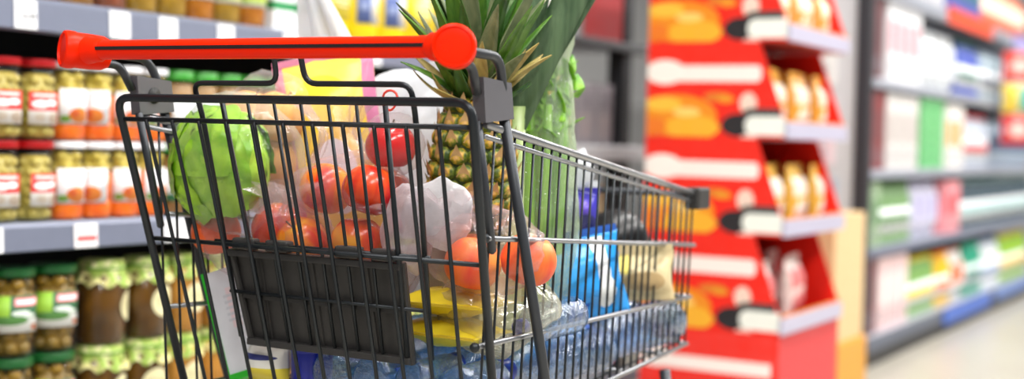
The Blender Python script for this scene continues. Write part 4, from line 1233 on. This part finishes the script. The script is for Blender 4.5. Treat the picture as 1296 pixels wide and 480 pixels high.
# leek: white shaft with broad flat leaves leaning to the right
LC = Vector((-.955, 1.662, .665))
leek = root('leek', LC, 'leek with broad flat dark green leaves leaning right behind the bracket', 'leek')
LK = leafy('leek_green', (52, 78, 52), (98, 124, 90), 60, .4, (1, 1, .04)); LK2 = leafy('leek_mid', (60, 106, 44), (120, 156, 84), 60, .4, (1, 1, .04))
part('shaft', tube([LC, LC + Vector((.001, -.004, .1)), LC + Vector((.002, -.008, .22)), LC + Vector((.004, -.014, .31))], [.016, .0165, .017, .018], 18), fruit('leek_shaft', [(.3, (214, 224, 170)), (.7, (150, 186, 96))], 40, .35, (1, 1, .05)), leek, True)
sh = LC + Vector((.004, -.013, .285))
for i, (az, tilt, bend, dr, L_, w_, mm) in enumerate(((-1.05, .40, .10, .05, .33, .052, LK), (-1.25, .50, .0, .05, .29, .034, LK), (-.9, .16, -.1, .1, .33, .044, LK), (2.2, .0, .12, .2, .30, .05, LK2), (1.6, -.25, .05, .15, .32, .046, LK))):
    part('leek_leaf', xf(blade(L_, w_, bend, dr, .22, 10, 0, .6), Matrix.Translation(sh + Vector((.003 * math.cos(az), .003 * math.sin(az), i * .004))) @ Matrix.Rotation(tilt, 4, Vector((-.5, .866, 0))) @ Matrix.Rotation(az, 4, 'Z')), mm, leek, True)

# celery in a clear bag
CC = Vector((-.963, 1.742, .664))
cel = root('celery', CC, 'bunch of pale green celery stalks standing in a clear bag', 'celery')
STK = leafy('celery_stalk', (104, 172, 8), (160, 208, 48), 60, .3, (1, 1, .05)); CLF = leafy('celery_leaf', (60, 136, 10), (150, 204, 50), 40, .4)
rcel = random.Random(5)
for k in range(9):
    a = 2 * PI * k / 9; r_ = .027 if k else .004
    p0 = CC + Vector((r_ * math.cos(a), r_ * math.sin(a), 0)); p1 = p0 + Vector((r_ * .25 * math.cos(a), r_ * .25 * math.sin(a), .18)); p2 = p0 + Vector((r_ * .4 * math.cos(a), r_ * .4 * math.sin(a), .33 + rcel.uniform(-.02, .02)))
    s_ = part('stalk', tube([p0, p0.lerp(p1, .5), p1, p2], [.011, .012, .010, .006], 12), STK, cel, True)
    for q in range(16):
        b = rcel.uniform(0, 2 * PI); pz = p2 + Vector((rcel.uniform(-.016, .016), rcel.uniform(-.016, .016), rcel.uniform(-.08, .03)))
        V, Fc = blade(rcel.uniform(.022, .034), .022, rcel.uniform(.0, .9), .5, .2, 5)
        part('leaflet', xf((V, Fc), Matrix.Translation(pz) @ Matrix.Rotation(b, 4, 'Z')), CLF, s_, True)
t = root('plastic_bag', (CC.x, CC.y, .664), 'tall clear plastic bag wrapped around the celery', 'plastic bag')
V, Fc = [], []; n = 48; rows = 26
for j in range(rows):
    f = j / (rows - 1); z = .664 + .425 * f; rr = .051 + .006 * math.sin(f * 5) - .006 * f
    for k in range(n):
        a = 2 * PI * k / n
        d = noise.noise(Vector((math.cos(a) * 1.6, math.sin(a) * 1.6, f * 7))) * .007 + (1 - 2 * abs(noise.noise(Vector((math.cos(a) * 3.5, math.sin(a) * 3.5, f * 11 + 4))))) * .004 + .004 * f * math.sin(a * 6)
        V.append((CC.x + (rr + d) * math.cos(a) + .004 * f, CC.y + (rr + d) * math.sin(a), z + .012 * f * math.sin(a * 2 + 1)))
for j in range(rows - 1):
    for k in range(n): Fc.append((j * n + k, j * n + (k + 1) % n, (j + 1) * n + (k + 1) % n, (j + 1) * n + k))
part('bag_film', (V, Fc), GBAG, t, True)

# front half of the basket
def pouch(name, M_, wd, ht, th, m, label, cat, seed, seal=None, wob=.006):
    t = root(name, M_.to_translation(), label, cat)
    part('wrapper', xf(pillow(wd, ht, th, 14, 16, .012, seed, wob), M_), m, t, True)
    part('crimp', xf(box((-wd * .49, -.0012, ht - .002), (wd * .49, .0012, ht + .008)), M_), seal or m, t)
    return t


RZ = lambda a: Matrix.Rotation(a, 4, 'Z')
RX = lambda a: Matrix.Rotation(a, 4, 'X')
RY = lambda a: Matrix.Rotation(a, 4, 'Y')
TR = Matrix.Translation
pouch('blue_pouch', TR((-.912, 1.785, .668)) @ RZ(.95) @ RY(-.16) @ RX(-.1), .175, .122, .06, printed('blue_pouch_print', (10, 150, 232), [('r', .7, .84, .2, .95, (232, 236, 240)), ('r', .0, .6, .0, .2, (8, 84, 180)), ('e', .3, .6, .3, .2, (40, 156, 228)), ('e', .78, .3, .1, .2, (236, 240, 240))], .25), 'bright blue pouch with white print behind the right side wires', 'pouch', 3)
pouch('purple_pouch', TR((-.968, 1.888, .776)) @ RZ(.5), .062, .085, .04, printed('purple_print', (46, 34, 170), [('e', .4, .6, .4, .2, (90, 60, 190)), ('e', .7, .3, .3, .2, (20, 20, 110))], .2), 'small shiny purple-blue pouch with gathered white top', 'pouch', 5, mat('box_white', (232, 232, 240), .4), .012)
wt = bagblob('white_wrapper', (-.968, 1.888, .885), (.02, .016, .028), MILKY, 'gathered white wrapper above the purple pouch', 'wrapper', 41, .2, 3, .12, sub=3)
# beige pack and black-lidded bowl near the front
pouch('beige_pack', TR((-.905, 1.975, .682)) @ RZ(.45) @ RY(-.05), .115, .08, .06, printed('beige_print', (216, 196, 150), [('r', .05, .4, .55, .9, (236, 216, 110)), ('e', .6, .4, .3, .2, (190, 160, 110))], .35), 'beige and yellow pack near the front of the cart', 'pack', 7)
bw = root('black_bowl', (-.985, 2.055, .684), 'round black lidded bowl near the front of the cart', 'bowl')
part('bowl', xf(lathe([(.03, 0), (.045, .004), (.052, .06), (.053, .085)], 28), TR((-.985, 2.055, .684))), mat('bowl_black', (24, 22, 24), .35), bw, True)
part('lid', xf(lathe([(.055, .083), (.056, .088), (.05, .108), (.034, .126), (.012, .134), (.002, .135)], 28), TR((-.985, 2.055, .684))), mat('bowl_black', (24, 22, 24), .35), bw, True)
# snacks seen as orange stripes at the front of the basket
# bags behind the handle
pouch('yellow_pouch', TR((-1.185, 1.605, .775)) @ RZ(.45) @ RX(-.10) @ RY(-.22), .15, .27, .06, printed('yellow_pouch_print', (244, 204, 84), [('r', .0, .10, .0, 1, (214, 130, 160)), ('r', .88, 1, 0, 1, (206, 120, 158)), ('e', .45, .75, .3, .16, (246, 214, 40)), ('e', .62, .45, .26, .18, (244, 196, 40)), ('e', .5, .35, .22, .2, (232, 226, 236))], .25), 'yellow snack pouch with pink side bands behind the apples', 'pouch', 9)
bun = Placer(make_apple(fruit('bun_crust', [(.3, (236, 190, 120)), (.55, (224, 156, 84)), (.75, (242, 214, 160))], 14, .6), .04, 'bread_roll'))
for i, (x, y, z) in enumerate(((-1.338, 1.54, .918), (-1.296, 1.548, .918), (-1.305, 1.56, .852), (-1.318, 1.615, .93), (-1.33, 1.63, .86))):
    bun.put((x, y, z), 'golden bread roll in the clear bag, %s from the left side' % ordinal(i), 0, 'bread rolls in the bag', (.2 * i, .3, i))
bagblob('plastic_bag', (-1.312, 1.576, .932), (.074, .076, .085), CLEAR, 'clear bag of golden bread rolls behind the lettuce', seed=51, amp=.08, ridge=.05)
# things that carry the upper layer: cartons between bottles and bags
for i, (lo, hi, c, nm) in enumerate((((-1.335, 1.575, .60), (-1.225, 1.73, .845), (222, 214, 200), 'cream'), ((-1.035, 1.565, .664), (-.945, 1.635, .788), (196, 186, 150), 'pale olive'), ((-1.205, 1.70, .67), (-1.0, 1.86, .76), (226, 228, 232), 'white'))):
    t = root('food_carton', ((lo[0] + hi[0]) / 2, (lo[1] + hi[1]) / 2, lo[2]), '%s food carton low inside the cart under the bags' % nm, 'carton', 'cartons under the bags')
    part('body', box(lo, hi, .002), mat('carton_%d' % i, c, .5), t)
    part('flap', box((lo[0] + .004, lo[1] + .004, hi[2]), (hi[0] - .004, hi[1] - .004, hi[2] + .0015)), mat('carton_flap_%d' % i, tuple(int(v * .95) for v in c), .5), t)
# big white carrier bag rising behind the handle
cb2 = bagblob('carrier_bag', (-1.165, 1.735, .905), (.165, .10, .13), MILKY, 'large white carrier bag rising behind the red handle', 'carrier bag', 61, fold=34)
for i, (px_, pz, wd) in enumerate(((-1.352, 1.165, .085), (-1.045, 1.10, .10))):
    V, Fc = [], []; n = 14; m = 10
    for lay in (0, 1):
        for j in range(m + 1):
            f = j / m
            for i2 in range(n + 1):
                u = (i2 / n - .5) * 2; ww = wd * (1 - .78 * f)
                V.append((px_ + u * ww + .07 * (1 - f) * (1 if i == 0 else -1), 1.715 - .02 * f + .012 * math.sin(u * 7 + i) * (1 - .4 * f) + .004 * math.sin(u * 19) + lay * .0012, .955 + (pz - .955) * f))
    K = (n + 1) * (m + 1)
    for s in (0, 1):
        for j in range(m):
            for i2 in range(n):
                q = s * K + j * (n + 1) + i2; ff = (q, q + 1, q + n + 2, q + n + 1); Fc.append(ff if s == 0 else tuple(reversed(ff)))
    part('bag_handle', (V, Fc), MILKY, cb2, True)
